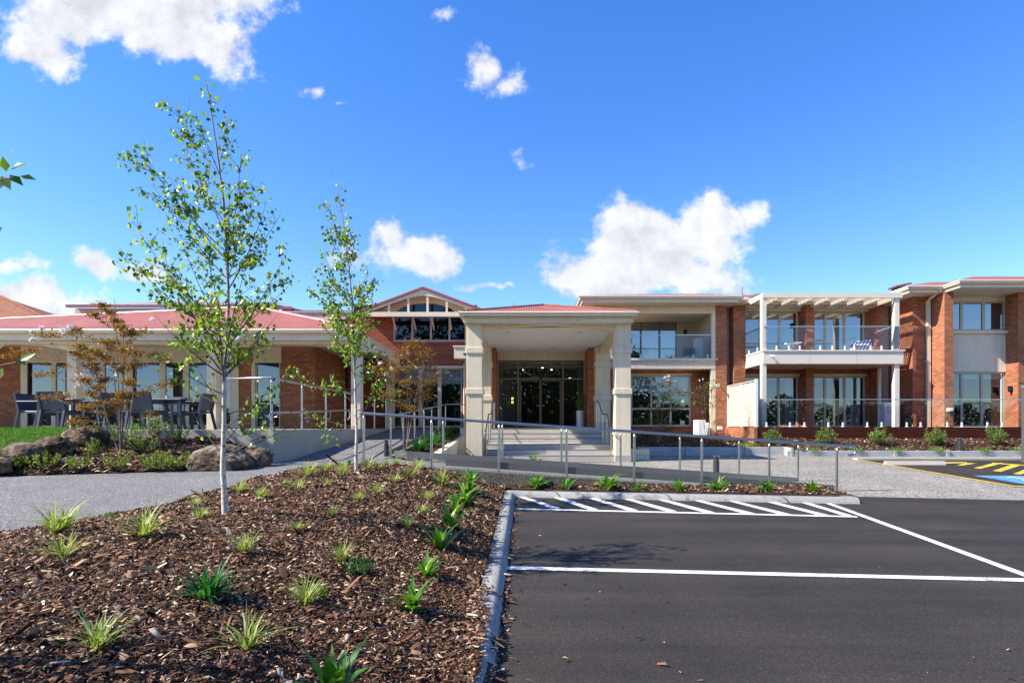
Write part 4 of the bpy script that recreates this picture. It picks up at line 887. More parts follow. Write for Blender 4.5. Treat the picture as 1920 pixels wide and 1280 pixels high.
m = MB(); m.prism_xz([(PX(430, 16.1), PZ(621, 16.1)), (PX(445, 16.1), PZ(621, 16.1)), (PX(452.5, 16.1), PZ(631, 16.1)), (PX(449, 16.1), PZ(637, 16.1)), (PX(430, 16.1), PZ(637, 16.1))], 16.02, 16.12); m.build('lens', m_plain('frosted_lens', (.62, .68, .66), .3), fl); MB().box(PX(428, 16.1), PX(454, 16.1), 16.125, 16.19, PZ(639, 16.1), PZ(620, 16.1)).build('housing', FRAME, fl)

# ---------------------------------------------------------------- taller roofs behind the left wing
rr = thing('rear_block', 'upper storey with pinkish fascia and flat gutter line showing above the left wing roof', 'building', (-14, 29, -.06))
PKF = m_plain('pinkish_fascia', (.56, .40, .36), .6)
RY = 28.0
gutter(rr, [(PX(122, RY), RY, PZ(569.5, RY)), (PX(512, RY), RY, PZ(569.5, RY)), (PX(548, RY), RY + 1.6, PZ(569.5, RY)), (PX(548, RY), RY + 6, PZ(569.5, RY))], .16, .16, PKF)
m = MB(); m.box(PX(132, RY), PX(516, RY), RY + .3, RY + .45, PZ(588, RY), PZ(575.6, RY)); m.box(PX(140, RY), PX(520, RY), RY + 1.0, RY + 1.15, -.3, PZ(587, RY)); m.build('fascia', PKF, rr)
m = MB(); m.poly([(PX(126, RY), RY + .05, PZ(570, RY)), (PX(545, RY), RY + .05, PZ(570, RY)), (PX(400, RY), RY + 6, PZ(570, RY) + 1.4), (PX(180, RY), RY + 6, PZ(570, RY) + 1.4)]); m.build('roof', ROOF, rr)
m = MB(); m.quad((PX(132, RY), RY + .02, PZ(588, RY)), (PX(516, RY), RY + .02, PZ(588, RY)), (PX(516, RY), RY + 1.1, PZ(588, RY)), (PX(132, RY), RY + 1.1, PZ(588, RY))); m.build('soffit', PKF, rr)
r2 = thing('link_roof', 'low linking roof with a dark solar panel edge between the rear block and the gable', 'roof', (-10, 27, 0))
gutter(r2, [(PX(530, 27), 27, PZ(583.5, 27)), (PX(692, 27), 27, PZ(583.5, 27))], .14, .14, PKF)
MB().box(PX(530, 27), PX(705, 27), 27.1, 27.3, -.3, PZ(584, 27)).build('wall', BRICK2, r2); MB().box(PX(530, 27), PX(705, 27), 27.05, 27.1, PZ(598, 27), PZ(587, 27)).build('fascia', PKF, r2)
m = MB(); m.box(PX(552, 27), PX(735, 27), 27.2, 28.6, PZ(582.6, 27), PZ(580.3, 27)); m.build('solar_panel', SOLAR, r2)
ch = thing('roof_vent', 'small square red roof vent left of the solar panels', 'roof vent', (PX(535, 27.5), 27.6, 5.5))
MB().box(PX(529, 27.5), PX(544, 27.5), 27.5, 27.9, 5.3, PZ(577, 27.5)).build('base', REDTRIM, ch); m = MB(); m.box(PX(526.5, 27.5), PX(550, 27.5), 27.42, 27.98, PZ(579.5, 27.5), PZ(577, 27.5)); m.box(PX(532, 27.5), PX(545, 27.5), 27.5, 27.9, PZ(577, 27.5), PZ(574, 27.5)); m.build('cap', REDTRIM, ch)
th = thing('tiled_house', 'brown tiled hip roof of the neighbouring house at the far left', 'house', (-32, 34, 0))
m = MB(); m.poly([(PX(-200, 33), 33, PZ(606, 33)), (PX(104, 33), 33, PZ(606, 33)), (PX(-12, 36), 36.5, PZ(556, 36.5)), (PX(-200, 36), 36.5, PZ(556, 36.5))]); m.poly([(PX(104, 33), 33, PZ(606, 33)), (PX(104, 33), 40, PZ(606, 33)), (PX(-12, 36), 36.5, PZ(556, 36.5))]); m.build('roof', TILE, th)
MB().tube([(PX(104, 33), 33, PZ(604.5, 33)), (PX(-12, 36), 36.5, PZ(556, 36.5))], .09, 6).build('ridge_cap', TILE, th); MB().box(PX(-190, 33), PX(90, 33), 33.5, 39, -1, PZ(606, 33) - .02).build('wall', BRICK, th)
# ---------------------------------------------------------------- two-storey block right of the portico
ba = thing('balcony_block', 'two-storey red brick block with recessed upper balcony right of the portico', 'building', (5.6, 24.5, -.4))
MB().box(3.0, 8.02, 24.0, 26.1, 2.45, 2.80).build('balcony_slab', PANEL, ba)
MB().box(2.9, 8.10, 23.94, 24.2, 2.805, 2.89).build('slab_capping', TRIM, ba)
for x in (PX(1193, 24), PX(1267, 24)): MB().box(x - .006, x + .006, 23.995, 24.0, 2.45, 2.80).build('panel_joint', FRAME, ba)
MB().box(2.9, 8.02, 24.0, 24.22, 4.78, 5.10).build('header_beam', TRIM, ba)
MB().box(7.85, 8.02, 24.0, 24.15, 2.89, 4.78).build('post', TRIM, ba); MB().box(7.84, 8.03, 24.02, 24.25, -.42, 2.45).build('post', TRIM, ba)
wl_ = MB(); wl_.box(8.035, 8.49, 24.0, 25.2, -.6, 5.1); wl_.box(8.79, 9.29, 24.0, 25.2, -.6, 5.1); wl_.build('brick_pier', BRICK, ba)
MB().box(8.49, 8.79, 24.55, 24.7, -.5, 5.1).build('recess_panel', PANEL, ba)
UY = 26.1
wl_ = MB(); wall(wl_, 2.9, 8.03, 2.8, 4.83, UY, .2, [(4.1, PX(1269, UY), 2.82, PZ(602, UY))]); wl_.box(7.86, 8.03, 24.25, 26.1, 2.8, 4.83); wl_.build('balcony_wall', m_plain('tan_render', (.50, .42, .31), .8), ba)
window(ba, 4.1, PX(1269, UY), 2.82, PZ(602, UY), UY + .03, cols=(PX(1202, UY), PX(1237, UY)), fw=.05, mull=.08, mat=FRAMED, glass=m_glass('bright_window_glass', (.30, .33, .34), .26, .8, 1.55, wav=.02), name='balcony_door', blind=[(4.2, 6.9, 3.95, 4.75)])
MB().box(2.9, 8.0, 24.2, 26.1, 4.80, 4.83).build('balcony_ceiling', TRIM, ba)
MB().box(PX(1281, UY), PX(1287, UY), UY - .1, UY - .005, PZ(626, UY), PZ(618, UY)).build('wall_light', BLACK, ba)
glass_rail(ba, (3.2, 24.06), (7.84, 24.06), 2.89, 3.90, 3, (.22, .36, .50, .66, .84, .97))
LY = 24.9
wl_ = MB(); wall(wl_, 3.1, 8.03, -.7, 2.45, LY, .2, [(PX(1183, LY), PX(1296, LY), PZ(799, LY), PZ(703, LY))]); wl_.build('wall', BRICK, ba)
window(ba, PX(1183, LY), PX(1296, LY), PZ(799, LY), PZ(703, LY), LY + .04, cols=(PX(1221.5, LY), PX(1258, LY)), rows=(PZ(766, LY),), fw=.07, mull=.08, blind=[(PX(1260, LY), PX(1296, LY), PZ(733, LY), PZ(706, LY)), (PX(1184, LY), PX(1258, LY), PZ(733, LY), PZ(706, LY))])
m = MB(); m.box(PX(1181, LY), PX(1298, LY), LY - .05, LY + .03, PZ(801.5, LY), PZ(799, LY)); m.build('sill', BRICK, ba)
m = MB(); m.box(PX(1182, LY), PX(1297, LY), LY - .02, LY + .03, PZ(703, LY), PZ(700, LY)); m.build('lintel', TRIM, ba)
gutter(ba, [(2.2, 30, 5.36), (2.2, 23.2, 5.36), (8.85, 23.2, 5.36)], .12, .14)
m = MB(); m.box(2.32, 8.75, 23.33, 23.42, 5.10, 5.30); m.box(2.32, 2.42, 23.42, 30, 5.1, 5.3); m.box(8.65, 8.75, 23.42, 24.5, 5.1, 5.3); m.box(8.75, 11.0, 23.72, 23.8, 5.12, 5.3); m.build('fascia', TRIM, ba)
MB().box(2.4, 9.4, 23.425, 26.2, 5.105, 5.12).build('soffit', TRIM, ba)
gutter(ba, [(8.85, 23.6, 5.34), (14.7, 23.6, 5.34)], .11, .13)
m = MB(); z0 = 5.37; m.poly([(2.25, 23.25, z0), (8.9, 23.25, z0), (8.9, 27.5, z0 + 1.05), (6.3, 27.5, z0 + 1.05)]); m.poly([(2.25, 23.25, z0), (6.3, 27.5, z0 + 1.05), (6.3, 31, z0 + 1.05), (2.25, 31, z0)]); m.poly([(8.9, 23.6, z0), (15.5, 23.6, z0), (15.5, 27.5, z0 + 1.0), (8.9, 27.5, z0 + 1.0)]); m.build('roof', ROOF, ba)
room(ba, 3.2, 8.0, UY + .25, 30, 2.85, 4.82); room(ba, 3.15, 8.0, LY + .25, 29, -.3, 2.42)
for px, py0, py1, Y in ((1391.5, 538, 556, 25), (963.5, 566, 577, 27)):
    an = thing('antenna', 'thin red roof mast ' + ('beside the pergola roof' if px > 1000 else 'left of the portico roof peak'), 'mast', P(px, py1, Y)); MB().cyl(PX(px, Y), Y, PZ(py1, Y), PZ(py0, Y), .03, 6, .02).build('mast', REDTRIM, an); MB().cyl(PX(px, Y), Y, PZ(py1, Y) - .1, PZ(py1, Y) + .06, .06, 8).build('boot', REDTRIM, an)
for px, py, w_, nm in ((1420, 550, .5, 'square red roof vent peeping over the left end of the pergola'), (1695, 531, .75, 'tilted red roof vent beside the right end of the pergola')):
    Y = 26.0; an = thing('roof_vent', nm, 'roof vent', P(px, py + 6, Y)); x = PX(px, Y)
    m = MB(); m.prism_xz([(x - w_ * .5, PZ(py + 4, Y)), (x + w_ * .45, PZ(py - 2, Y)), (x + w_ * .5, PZ(py + 1, Y)), (x - w_ * .45, PZ(py + 7, Y))], Y, Y + .6); m.build('cap', REDTRIM, an); MB().box(x - w_ * .35, x + w_ * .35, Y + .1, Y + .5, PZ(py + 16, Y), PZ(py + 4, Y) - .02).build('base', DARK, an)

# ---------------------------------------------------------------- middle block behind the pergola
mc = thing('pergola_block', 'two-storey red brick block of glazed apartments behind the pergola balcony', 'building', (12.3, 24.6, -.4))
CYW = 24.4
def cxw(px): return PX(px, CYW)
zU0, zU1, zL0, zL1 = 2.97, PZ(584, CYW), .0, PZ(705, CYW)
holes = [(cxw(1390), cxw(1497), zU0, zU1), (cxw(1526), cxw(1622), zU0, zU1), (cxw(1390), cxw(1497), zL0, zL1), (cxw(1525), cxw(1623), zL0, zL1)]
wl_ = MB(); wall(wl_, 9.29, 15.2, -.5, 5.12, CYW, .2, holes); wl_.build('wall', BRICK, mc)
for x0_, x1_ in ((11.80, 12.10), (14.75, 15.0)): MB().box(x0_, x1_, 23.9, CYW - .003, -.05, 5.1).build('brick_pier', BRICK, mc)
MB().box(15.003, 15.62, 24.3, 24.45, -.4, 5.15).build('recess_panel', PANEL, mc)
MB().box(9.3, 11.79, CYW - .05, CYW - .004, zU1, 5.1).build('header_panel', TRIM, mc); MB().box(12.11, 14.7, CYW - .05, CYW - .004, zU1, 5.1).build('header_panel', TRIM, mc)
MB().box(8.9, 15.6, 23.6, CYW, 5.125, 5.14).build('soffit', TRIM, mc)
BW = MATS['bright_window_glass']
for (a, b, c1, c2, tr) in ((1390, 1497, 1427, 1463, 650), (1526, 1622, 1549, 1585, 637)):
    window(mc, cxw(a), cxw(b), zU0, zU1, CYW + .05, cols=(cxw(c1), cxw(c2)), rows=((PZ(tr, CYW), cxw(a), cxw(c1)),), fw=.07, mull=.10, mat=FRAME, glass=BW, name='balcony_door', blind=[(cxw(a) + .1, cxw(b) - .3, PZ(602, CYW), zU1 - .08)], curtain=[(cxw(b) - .5, cxw(b) - .1, zU0 + .1, zU1 - .1)])
for (a, b, c1, c2, tr) in ((1390, 1497, 1427, 1461, 757), (1525, 1623, 1548, 1585, 759)):
    window(mc, cxw(a), cxw(b), zL0, zL1, CYW + .05, cols=(cxw(c1), cxw(c2)), rows=((PZ(tr, CYW), cxw(a), cxw(c1)),), fw=.07, mull=.10, mat=FRAME, glass=GLASSW, name='terrace_door', curtain=[(cxw(b) - .5, cxw(b) - .1, zL0 + .08, zL1 - .1)], blind=[(cxw(a) + .1, cxw(b) - .55, PZ(712, CYW), zL1 - .08)])
for a, b in ((1388, 1499), (1523, 1625)): MB().box(cxw(a), cxw(b), CYW - .03, CYW + .03, zL1, zL1 + .09).build('lintel', TRIM, mc)
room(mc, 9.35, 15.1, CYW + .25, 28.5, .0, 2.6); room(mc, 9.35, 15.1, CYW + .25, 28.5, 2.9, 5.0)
MB().box(PX(1501, 24), PX(1506, 24), 23.99, 24.1, PZ(608, 24), PZ(599, 24)).build('wall_light', BLACK, mc)
MB().cyl(PX(1649, 23.6), 23.6, 0, 2.45, .07, 10).build('downpipe', PERG, mc)

# pergola balcony standing in front
pg = thing('pergola_balcony', 'pale steel balcony on slim square columns with a slatted pergola roof and glass balustrade', 'balcony', (12, 23, 0))
BYF = 22.2; bx0, bx1 = PX(1431, BYF), PX(1694, BYF)
MB().box(bx0, bx1, BYF, 24.38, 2.46, 2.94).build('balcony_slab', m_plain('pale_cladding', (.76, .67, .54), .55, var=.03), pg)
MB().box(bx0 - .03, bx1 + .05, BYF - .04, 24.38, 2.945, 3.0).build('slab_capping', PERG, pg)
for px in (1518, 1606): x = PX(px, BYF); MB().box(x - .006, x + .006, BYF - .004, BYF, 2.46, 2.94).build('panel_joint', FRAME, pg)
for xa, xb in ((PX(1429.5, BYF), PX(1438.5, BYF)), (PX(1679, BYF), PX(1688.5, BYF))):
    MB().box(xa, xb, BYF + .05, BYF + .24, 3.0, 5.06, bev=.01).build('column', PERG, pg); MB().box(xa, xb, BYF + .05, BYF + .24, .0, 2.46, bev=.01).build('column', PERG, pg)
ptop, pbot = PZ(548, BYF), PZ(558, BYF)
MB().box(PX(1430, BYF), PX(1692, BYF), BYF, BYF + .08, pbot, ptop).build('front_beam', PERG, pg)
for xa in (PX(1430, BYF), PX(1692, BYF) - .08): MB().box(xa, xa + .08, BYF + .08, 24.3, pbot, ptop - .01).build('side_beam', PERG, pg)
for k in range(1, 8):
    x = PX(1430, BYF) + .04 + (PX(1692, BYF) - PX(1430, BYF)) * k / 8; MB().box(x - .025, x + .025, BYF + .08, 24.3, pbot + .0, ptop - .08).build('rafter', PERG, pg)
m = MB(); yy = BYF + .12
while yy < 24.2: m.box(PX(1430, BYF) + .08, PX(1692, BYF) - .08, yy, yy + .055, ptop - .05, ptop - .012); yy += .115
m.build('battens', PERG, pg)
glass_rail(pg, (bx0 + .05, BYF + .02), (bx1 - .1, BYF + .02), 3.0, 3.93, 3, (.09, .18, .26, .41, .50, .59, .66, .78, .86, .94))
glass_rail(pg, (bx0 + .02, 24.2), (bx0 + .02, BYF + .1), 3.0, 3.93, 2, (.3, .75))
m = MB(); m.tube([(PX(1445, BYF), BYF + .0, PZ(666, BYF)), (PX(1446, BYF), BYF - .1, PZ(667.5, BYF))], .02, 8); sc_ = thing('security_camera', 'small white bullet security camera on the balcony edge panel', 'camera', (PX(1445, BYF), BYF - .05, PZ(668, BYF)))
m.build('bracket', WHITE, sc_); m = MB(); m.tube([(PX(1443, BYF), BYF - .10, PZ(667.5, BYF)), (PX(1448.5, BYF), BYF - .17, PZ(669, BYF))], .045, 10); m.build('body', WHITE, sc_, True)
# things on the balcony
ft = thing('folding_table', 'white folding table with crossed legs on the pergola balcony', 'table', (PX(1487, 22.8), 22.8, 3.0))
zt = PZ(642.5, 22.8); xa, xb = PX(1475, 22.8), PX(1500, 22.8)
MB().box(xa, xb, 22.6, 23.05, zt - .03, zt, bev=.008).build('tabletop', WHITE, ft)
for yy in (22.65, 23.0):
    m = MB(); m.tube([(xa + .06, yy, zt - .03), (xb - .12, yy, 3.0)], .014, 6); m.build('leg', WHITE, ft); m = MB(); m.tube([(xb - .06, yy + .03, zt - .03), (xa + .12, yy + .03, 3.0)], .014, 6); m.build('leg', WHITE, ft)
m_, nt_, out_ = mat_new('striped_cloth'); T_ = NT(nt_); sp_ = T_.n('ShaderNodeSeparateXYZ'); T_.l(T_.pos(), sp_.inputs[0])
wv = T_.math('SINE', T_.math('MULTIPLY', T_.math('ADD', T_.math('MULTIPLY', sp_.outputs[0], 1.0), T_.math('MULTIPLY', sp_.outputs[2], -.7)), 46.0))
b_ = T_.bsdf(T_.ramp(wv, [(.35, (.75, .77, .82)), (.55, (.08, .10, .18))]), .8); T_.l(b_.outputs[0], out_.inputs[0])
cl = []; FA = []; na, nb = 15, 11; Yc = 23.1
for j in range(nb):
    for i in range(na):
        u = i / (na - 1) * 2 - 1; v = j / (nb - 1) * 2 - 1; r = max(abs(u), abs(v))
        z = 3.0 + .47 * (1 - sm((r - .55) / .45)) + .02 * math.sin(u * 9 + v * 5)
        cl.append((PX(1614, Yc) + u * .44 * (1 + .08 * math.sin(v * 7)), Yc + v * .34, z + .0 + .06 * u * (r < .7)))
for j in range(nb - 1):
    for i in range(na - 1): FA.append((j * na + i, j * na + i + 1, (j + 1) * na + i + 1, (j + 1) * na + i))
tag(np_mesh('covered_chair', cl, FA, m_, None, True), 'low seat draped in blue and white striped cloth on the pergola balcony', 'covered seat')
m = MB(); m.tube([(PX(1634, 24.0), 23.8, PZ(624, 23.8)), (PX(1655, 23), 23.1, PZ(618.5, 23.1)), (PX(1680, 22.3), 22.35, PZ(612, 22.35))], .012, 5); tag(m.build('clothes_line', WHITE), 'white rope strung inside the right end of the glass balcony', 'rope')
# balcony of the left block: cabinet and potted palms
cb = thing('white_cabinet', 'tall white ribbed cabinet behind the glass of the recessed balcony', 'cabinet', (PX(1313, 25.3), 25.3, 2.8))
MB().box(PX(1306, 25.2), PX(1320, 25.2), 25.2, 25.7, 2.82, PZ(634, 25.2), bev=.01).build('body', WHITE, cb)
for k in range(6): x = PX(1306, 25.2) + .03 + k * .052; MB().box(x, x + .025, 25.188, 25.198, 2.86, PZ(636, 25.2)).build('rib', WHITE, cb)

# ---------------------------------------------------------------- right wing
rwg = thing('right_wing', 'stepped red brick wing with cream window bay and wide cream eaves at the far right', 'building', (18, 23, -.4))
ZS = 5.2; DYW = 22.6; xl, xr = 16.53, 19.08
m = MB()
m.quad((15.5, 24.6, -.5), (15.5, 22.77, -.5), (15.5, 22.77, ZS), (15.5, 24.6, ZS)); m.quad((15.5, 22.77, -.5), (16.18, 22.77, -.5), (16.18, 22.77, ZS), (15.5, 22.77, ZS))
m.quad((16.18, 22.77, -.5), (16.18, 21.97, -.5), (16.18, 21.97, ZS), (16.18, 22.77, ZS)); m.quad((16.18, 21.97, -.5), (xl, 21.97, -.5), (xl, 21.97, ZS), (16.18, 21.97, ZS))
m.quad((xl, 21.97, -.5), (xl, DYW + .2, -.5), (xl, DYW + .2, ZS), (xl, 21.97, ZS)); m.quad((xr, DYW + .2, -.5), (xr, 22.03, -.5), (xr, 22.03, ZS), (xr, DYW + .2, ZS)); m.quad((xr, 22.03, -.5), (30, 22.03, -.5), (30, 22.03, ZS), (xr, 22.03, ZS))
m.build('wall', BRICK, rwg)
def dx(px): return PX(px, DYW)
zu0, zu1, zl1 = PZ(620, DYW), PZ(564, DYW), PZ(697, DYW)
MB().box(xl, xr, DYW + .01, DYW + .12, zu1, ZS).build('header_panel', TRIM, rwg)
MB().box(xl - .0, xr, DYW, DYW + .15, zl1 + .02, zu0 - .12).build('spandrel_panel', m_plain('warm_render', (.80, .69, .52), .8, var=.06, bump=.2, bscale=90, streak=.08), rwg)
MB().box(xl, xr + .02, DYW - .12, DYW + .15, zu0 - .12, zu0 - .005, bev=.01).build('sill', TRIM, rwg)
window(rwg, xl, xr, zu0, zu1, DYW + .04, cols=(dx(1805), dx(1846)), fw=.07, mull=.12, name='window', glass=BW, blind=[(dx(1808), dx(1845), PZ(588, DYW), zu1 - .1), (dx(1848), dx(1886), PZ(588, DYW), zu1 - .1)], curtain=[(dx(1866), dx(1884), zu0 + .05, zu1 - .1)])
window(rwg, xl, xr, .0, zl1, DYW + .04, cols=(dx(1805), dx(1843)), rows=((PZ(756, DYW), xl, dx(1805)),), fw=.07, mull=.10, name='terrace_door', blind=[(dx(1808), dx(1884), PZ(710, DYW), zl1 - .08)])
MB().box(xl, xr, DYW - .01, DYW + .03, zl1, zl1 + .02).build('lintel', TRIM, rwg)
room(rwg, xl, xr, DYW + .25, 26.5, .0, 2.5); room(rwg, xl, xr, DYW + .25, 26.5, 3.5, 5.15)
gutter(rwg, [(14.76, 24.2, 5.45), (14.76, 21.94, 5.45), (16.1, 21.94, 5.45), (16.1, 21.1, 5.45), (30, 21.1, 5.45)], .12, .14)
m = MB()
m.box(14.88, 14.95, 22.07, 24.2, ZS, 5.36); m.box(14.95, 16.22, 22.07, 22.14, ZS, 5.36); m.box(16.22, 16.29, 21.24, 22.14, ZS, 5.36); m.box(16.29, 30, 21.24, 21.31, ZS, 5.36); m.build('fascia', TRIM, rwg)
m = MB(); m.prism_xy([(14.9, 24.4), (14.9, 22.09), (16.24, 22.09), (16.24, 21.26), (30, 21.26), (30, 24.4)], ZS + .003, ZS + .02); m.build('soffit', WHITE, rwg)
m = MB(); z0 = 5.46
m.poly([(16.1, 21.14, z0), (30, 21.14, z0), (30, 25.3, z0 + 1.22), (19.9, 25.3, z0 + 1.22)]); m.poly([(16.1, 21.14, z0), (19.9, 25.3, z0 + 1.22), (16.1, 25.3, z0 + .02)])
m.poly([(14.78, 21.98, z0), (16.1, 21.98, z0), (19.2, 25.1, z0 + .92), (17.9, 25.1, z0 + .92)]); m.poly([(14.78, 21.98, z0), (17.9, 25.1, z0 + .92), (14.78, 25.1, z0)]); m.build('roof', ROOF, rwg)
dp = thing('downpipe', 'cream square downpipe with a raked offset at the inner corner of the right wing', 'downpipe', (16.08, 22.65, 0))
m = MB(); m.box(16.0, 16.12, 22.62, 22.74, -.05, 5.0); m.tube([(16.06, 22.66, 4.98), (16.06, 22.6, 5.06), (16.06, 22.05, 5.28), (16.06, 22.0, 5.36)], .065, 8); m.build('pipe', TRIM, dp)
for z in (.9, 2.6, 4.2): MB().box(15.94, 16.0, 22.7, 22.76, z, z + .03).build('clip', TRIM, dp)
wlg = thing('wall_light', 'small black box wall light on the sunlit brick return at the far right', 'light', (19.06, 22.3, 1.5)); MB().box(18.96, 19.06, 22.25, 22.37, 1.42, 1.60).build('housing', BLACK, wlg); MB().box(18.94, 19.02, 22.28, 22.34, 1.36, 1.42).build('lens', BLACK, wlg)
tb = thing('tap_box', 'small white power box on the brick pier beside the terrace door', 'power box', (PX(1780, 21.97), 21.95, .6)); MB().box(PX(1774, 21.97), PX(1785, 21.97), 21.87, 21.96, PZ(771, 21.97), PZ(765, 21.97), bev=.01).build('box', WHITE, tb); MB().box(PX(1777, 21.97), PX(1782, 21.97), 21.85, 21.87, PZ(769.5, 21.97), PZ(767, 21.97)).build('lid', WHITE, tb)

# deck, fence and screen
dk = thing('timber_deck', 'dark red-brown boarded deck edge under the glass fence', 'deck', (14, 22, -.45))
MB().box(8.54, 30, 21.03, 24.38, -.10, -.005).build('deck_floor', DECKW, dk)
for k in range(3): MB().box(8.62, 30, 21.0, 21.025, -.48 + .155 * k, -.335 + .155 * k).build('fascia_board', DECKW, dk)
MB().box(8.56, 30, 21.03, 21.06, -.6, -.1).build('backing', BLACK, dk)
MB().box(8.44, 8.56, 20.99, 24.0, -.62, -.004).build('brick_plinth', BRICK, dk)
gf = thing('glass_fence', 'long frameless glass fence on white spigots along the ground-floor deck', 'glass fence', (14, 21.1, 0))
glass_rail(gf, (8.66, 21.08), (24.0, 21.08), .0, 1.03, 8, [((PX(px, 21.08) - 8.66) / 15.34) for px in (1437, 1481, 1508, 1553, 1580, 1626, 1653, 1700, 1726, 1776, 1803, 1851, 1878, 1925)])
ps = thing('privacy_screen', 'cream slatted privacy screen at the left end of the deck', 'screen', (8.56, 22.6, 0))
zt_ = 1.70
m = MB()
for k in range(20): z = .03 + k * .0835; m.prism_xz([(8.532, z), (8.575, z + .012), (8.575, z + .086), (8.552, z + .070)], 21.08, 24.0)
m.build('slats', TRIM, ps)
for yy in (21.02, 22.45, 23.92): MB().box(8.51, 8.60, yy, yy + .09, -.0, zt_ + .02 + .05 * (yy < 21.1)).build('post', WHITE, ps)
MB().box(8.50, 8.60, 21.11, 23.92, zt_ + .002, zt_ + .03).build('cap_rail', PERG, ps)
ac = thing('air_conditioner', 'white outdoor air conditioner behind the right column of the deck', 'air conditioner', (PX(1672, 23.2), 23.2, 0))
MB().box(PX(1659, 23.2), PX(1688, 23.2), 23.2, 23.6, .03, 1.0, bev=.02).build('casing', WHITE, ac); m = MB()
for k in range(7): m.box(PX(1662, 23.2), PX(1676, 23.2), 23.188, 23.198, .55 + k * .05, .58 + k * .05)
m.build('grille', CURT, ac)
hose = thing('hose_reel', 'black hose reel standing on the deck beside the white air conditioner', 'hose reel', (PX(1707, 22.6), 22.5, 0))
m = MB(); c0 = Vector((PX(1706, 22.5), 22.5, .30)); m.tube([c0 + Vector((.10 * math.cos(a), .0, .22 * math.sin(a))) for a in np.linspace(0, 6.283, 20)], .035, 6, cap=False); m.build('coil', BLACK, hose, True); MB().box(PX(1704, 22.5), PX(1709, 22.5), 22.48, 22.56, 0, .45).build('stand', DARK, hose)
ac2 = thing('air_conditioner', 'white outdoor unit against the brick pier left of the privacy screen', 'air conditioner', (PX(1322, 23.6), 23.6, -.45))
MB().box(PX(1309, 23.6), PX(1324, 23.6), 23.6, 24.3, -.42, PZ(787, 23.6), bev=.015).build('casing', WHITE, ac2); MB().box(PX(1324.5, 23.5), PX(1331, 23.5), 23.5, 23.9, -.40, PZ(792, 23.5), bev=.03).build('tank', WHITE, ac2)
mt = thing('water_meter', 'white meter box with red pipework beside the privacy screen', 'meter', (PX(1352, 23.4), 23.4, -.45))
MB().box(PX(1346, 23.4), PX(1355, 23.4), 23.4, 23.5, PZ(805, 23.4), PZ(799, 23.4), bev=.01).build('box', WHITE, mt)
m = MB(); zz = PZ(812, 23.4); m.tube([(PX(1343, 23.4), 23.42, zz), (PX(1366, 23.4), 23.42, zz)], .018, 6)
for px in (1349, 1353, 1359, 1364): m.tube([(PX(px, 23.4), 23.42, -.45), (PX(px, 23.4), 23.42, PZ(805, 23.4))], .016, 6)
m.build('pipework', REDTRIM, mt)
cm = thing('security_camera', 'small white dome security camera on the brick pier above the meter box', 'camera', P(1346, 722, 23.9)); m = MB(); m.tube([P(1349, 722, 23.98), P(1347, 722, 23.8)], .03, 8); m.build('bracket', WHITE, cm); m = MB(); m.lathe(PX(1346.5, 23.76), 23.76, [(.01, PZ(726, 23.76)), (.06, PZ(724, 23.76)), (.075, PZ(721.5, 23.76)), (.06, PZ(719.5, 23.76)), (.01, PZ(719, 23.76))], 12); m.build('dome', WHITE, cm, True)
# shelter post on the right edge
sp = thing('shelter_post', 'dark grey square post with a grey-green shelter roof edge at the right of the picture', 'shelter', (PX(1919, 16.6), 16.6, -1.05))
MB().box(PX(1914.5, 16.76), PX(1914.5, 16.76) + .16, 16.6, 16.76, -1.1, PZ(728, 16.6), bev=.01).build('post', CHARC, sp)
m = MB(); m.prism_xz([(PX(1908, 16.62), PZ(716, 16.5)), (PX(2050, 16.5), PZ(708, 16.5)), (PX(2050, 16.5), PZ(727, 16.5)), (PX(1916, 16.62), PZ(727, 16.5)), (PX(1913, 16.62), PZ(720, 16.5))], 16.45, 16.62); m.build('roof_edge', m_plain('grey_green_metal', (.26, .29, .27), .5), sp)

# bollards
def bollard(x, y, z, h, r, label):
    o = thing('bollard_light', label, 'bollard light', (x, y, z), 'bollard lights')
    m = MB(); m.cyl(x, y, z - .05, z + h - .12, r, 18); m.build('body', DARK, o, True)
    m = MB(); m.cyl(x, y, z + h - .12, z + h - .03, r * .82, 16); m.build('lens', DARK, o, True)
    m = MB(); m.lathe(x, y, [(r * 1.02, z + h - .03), (r * 1.02, z + h - .012), (r * .5, z + h)], 18); m.build('cap', STEEL, o, True)
bollard(PX(1343, 13.5), 13.5, hg(0, 13.5), .47, .072, 'short charcoal bollard light on the gravel behind the ramp rails')
p = hit(1452.5, 836, hr, 18); bollard(p.x, 19.6, hr(p.x, 19.6), .45, .075, 'charcoal bollard light beside the shrub at the left end of the deck bed')
p = hit(1799.5, 844, hr, 18); bollard(PX(1799.5, 19.3), 19.3, hr(15, 19.3), .47, .08, 'charcoal bollard light between two shrubs in the deck bed')
bollard(PX(724.5, 12.9), 12.9, -.70, .43, .055, 'dark bollard light at the foot of the upper ramp behind the rails')
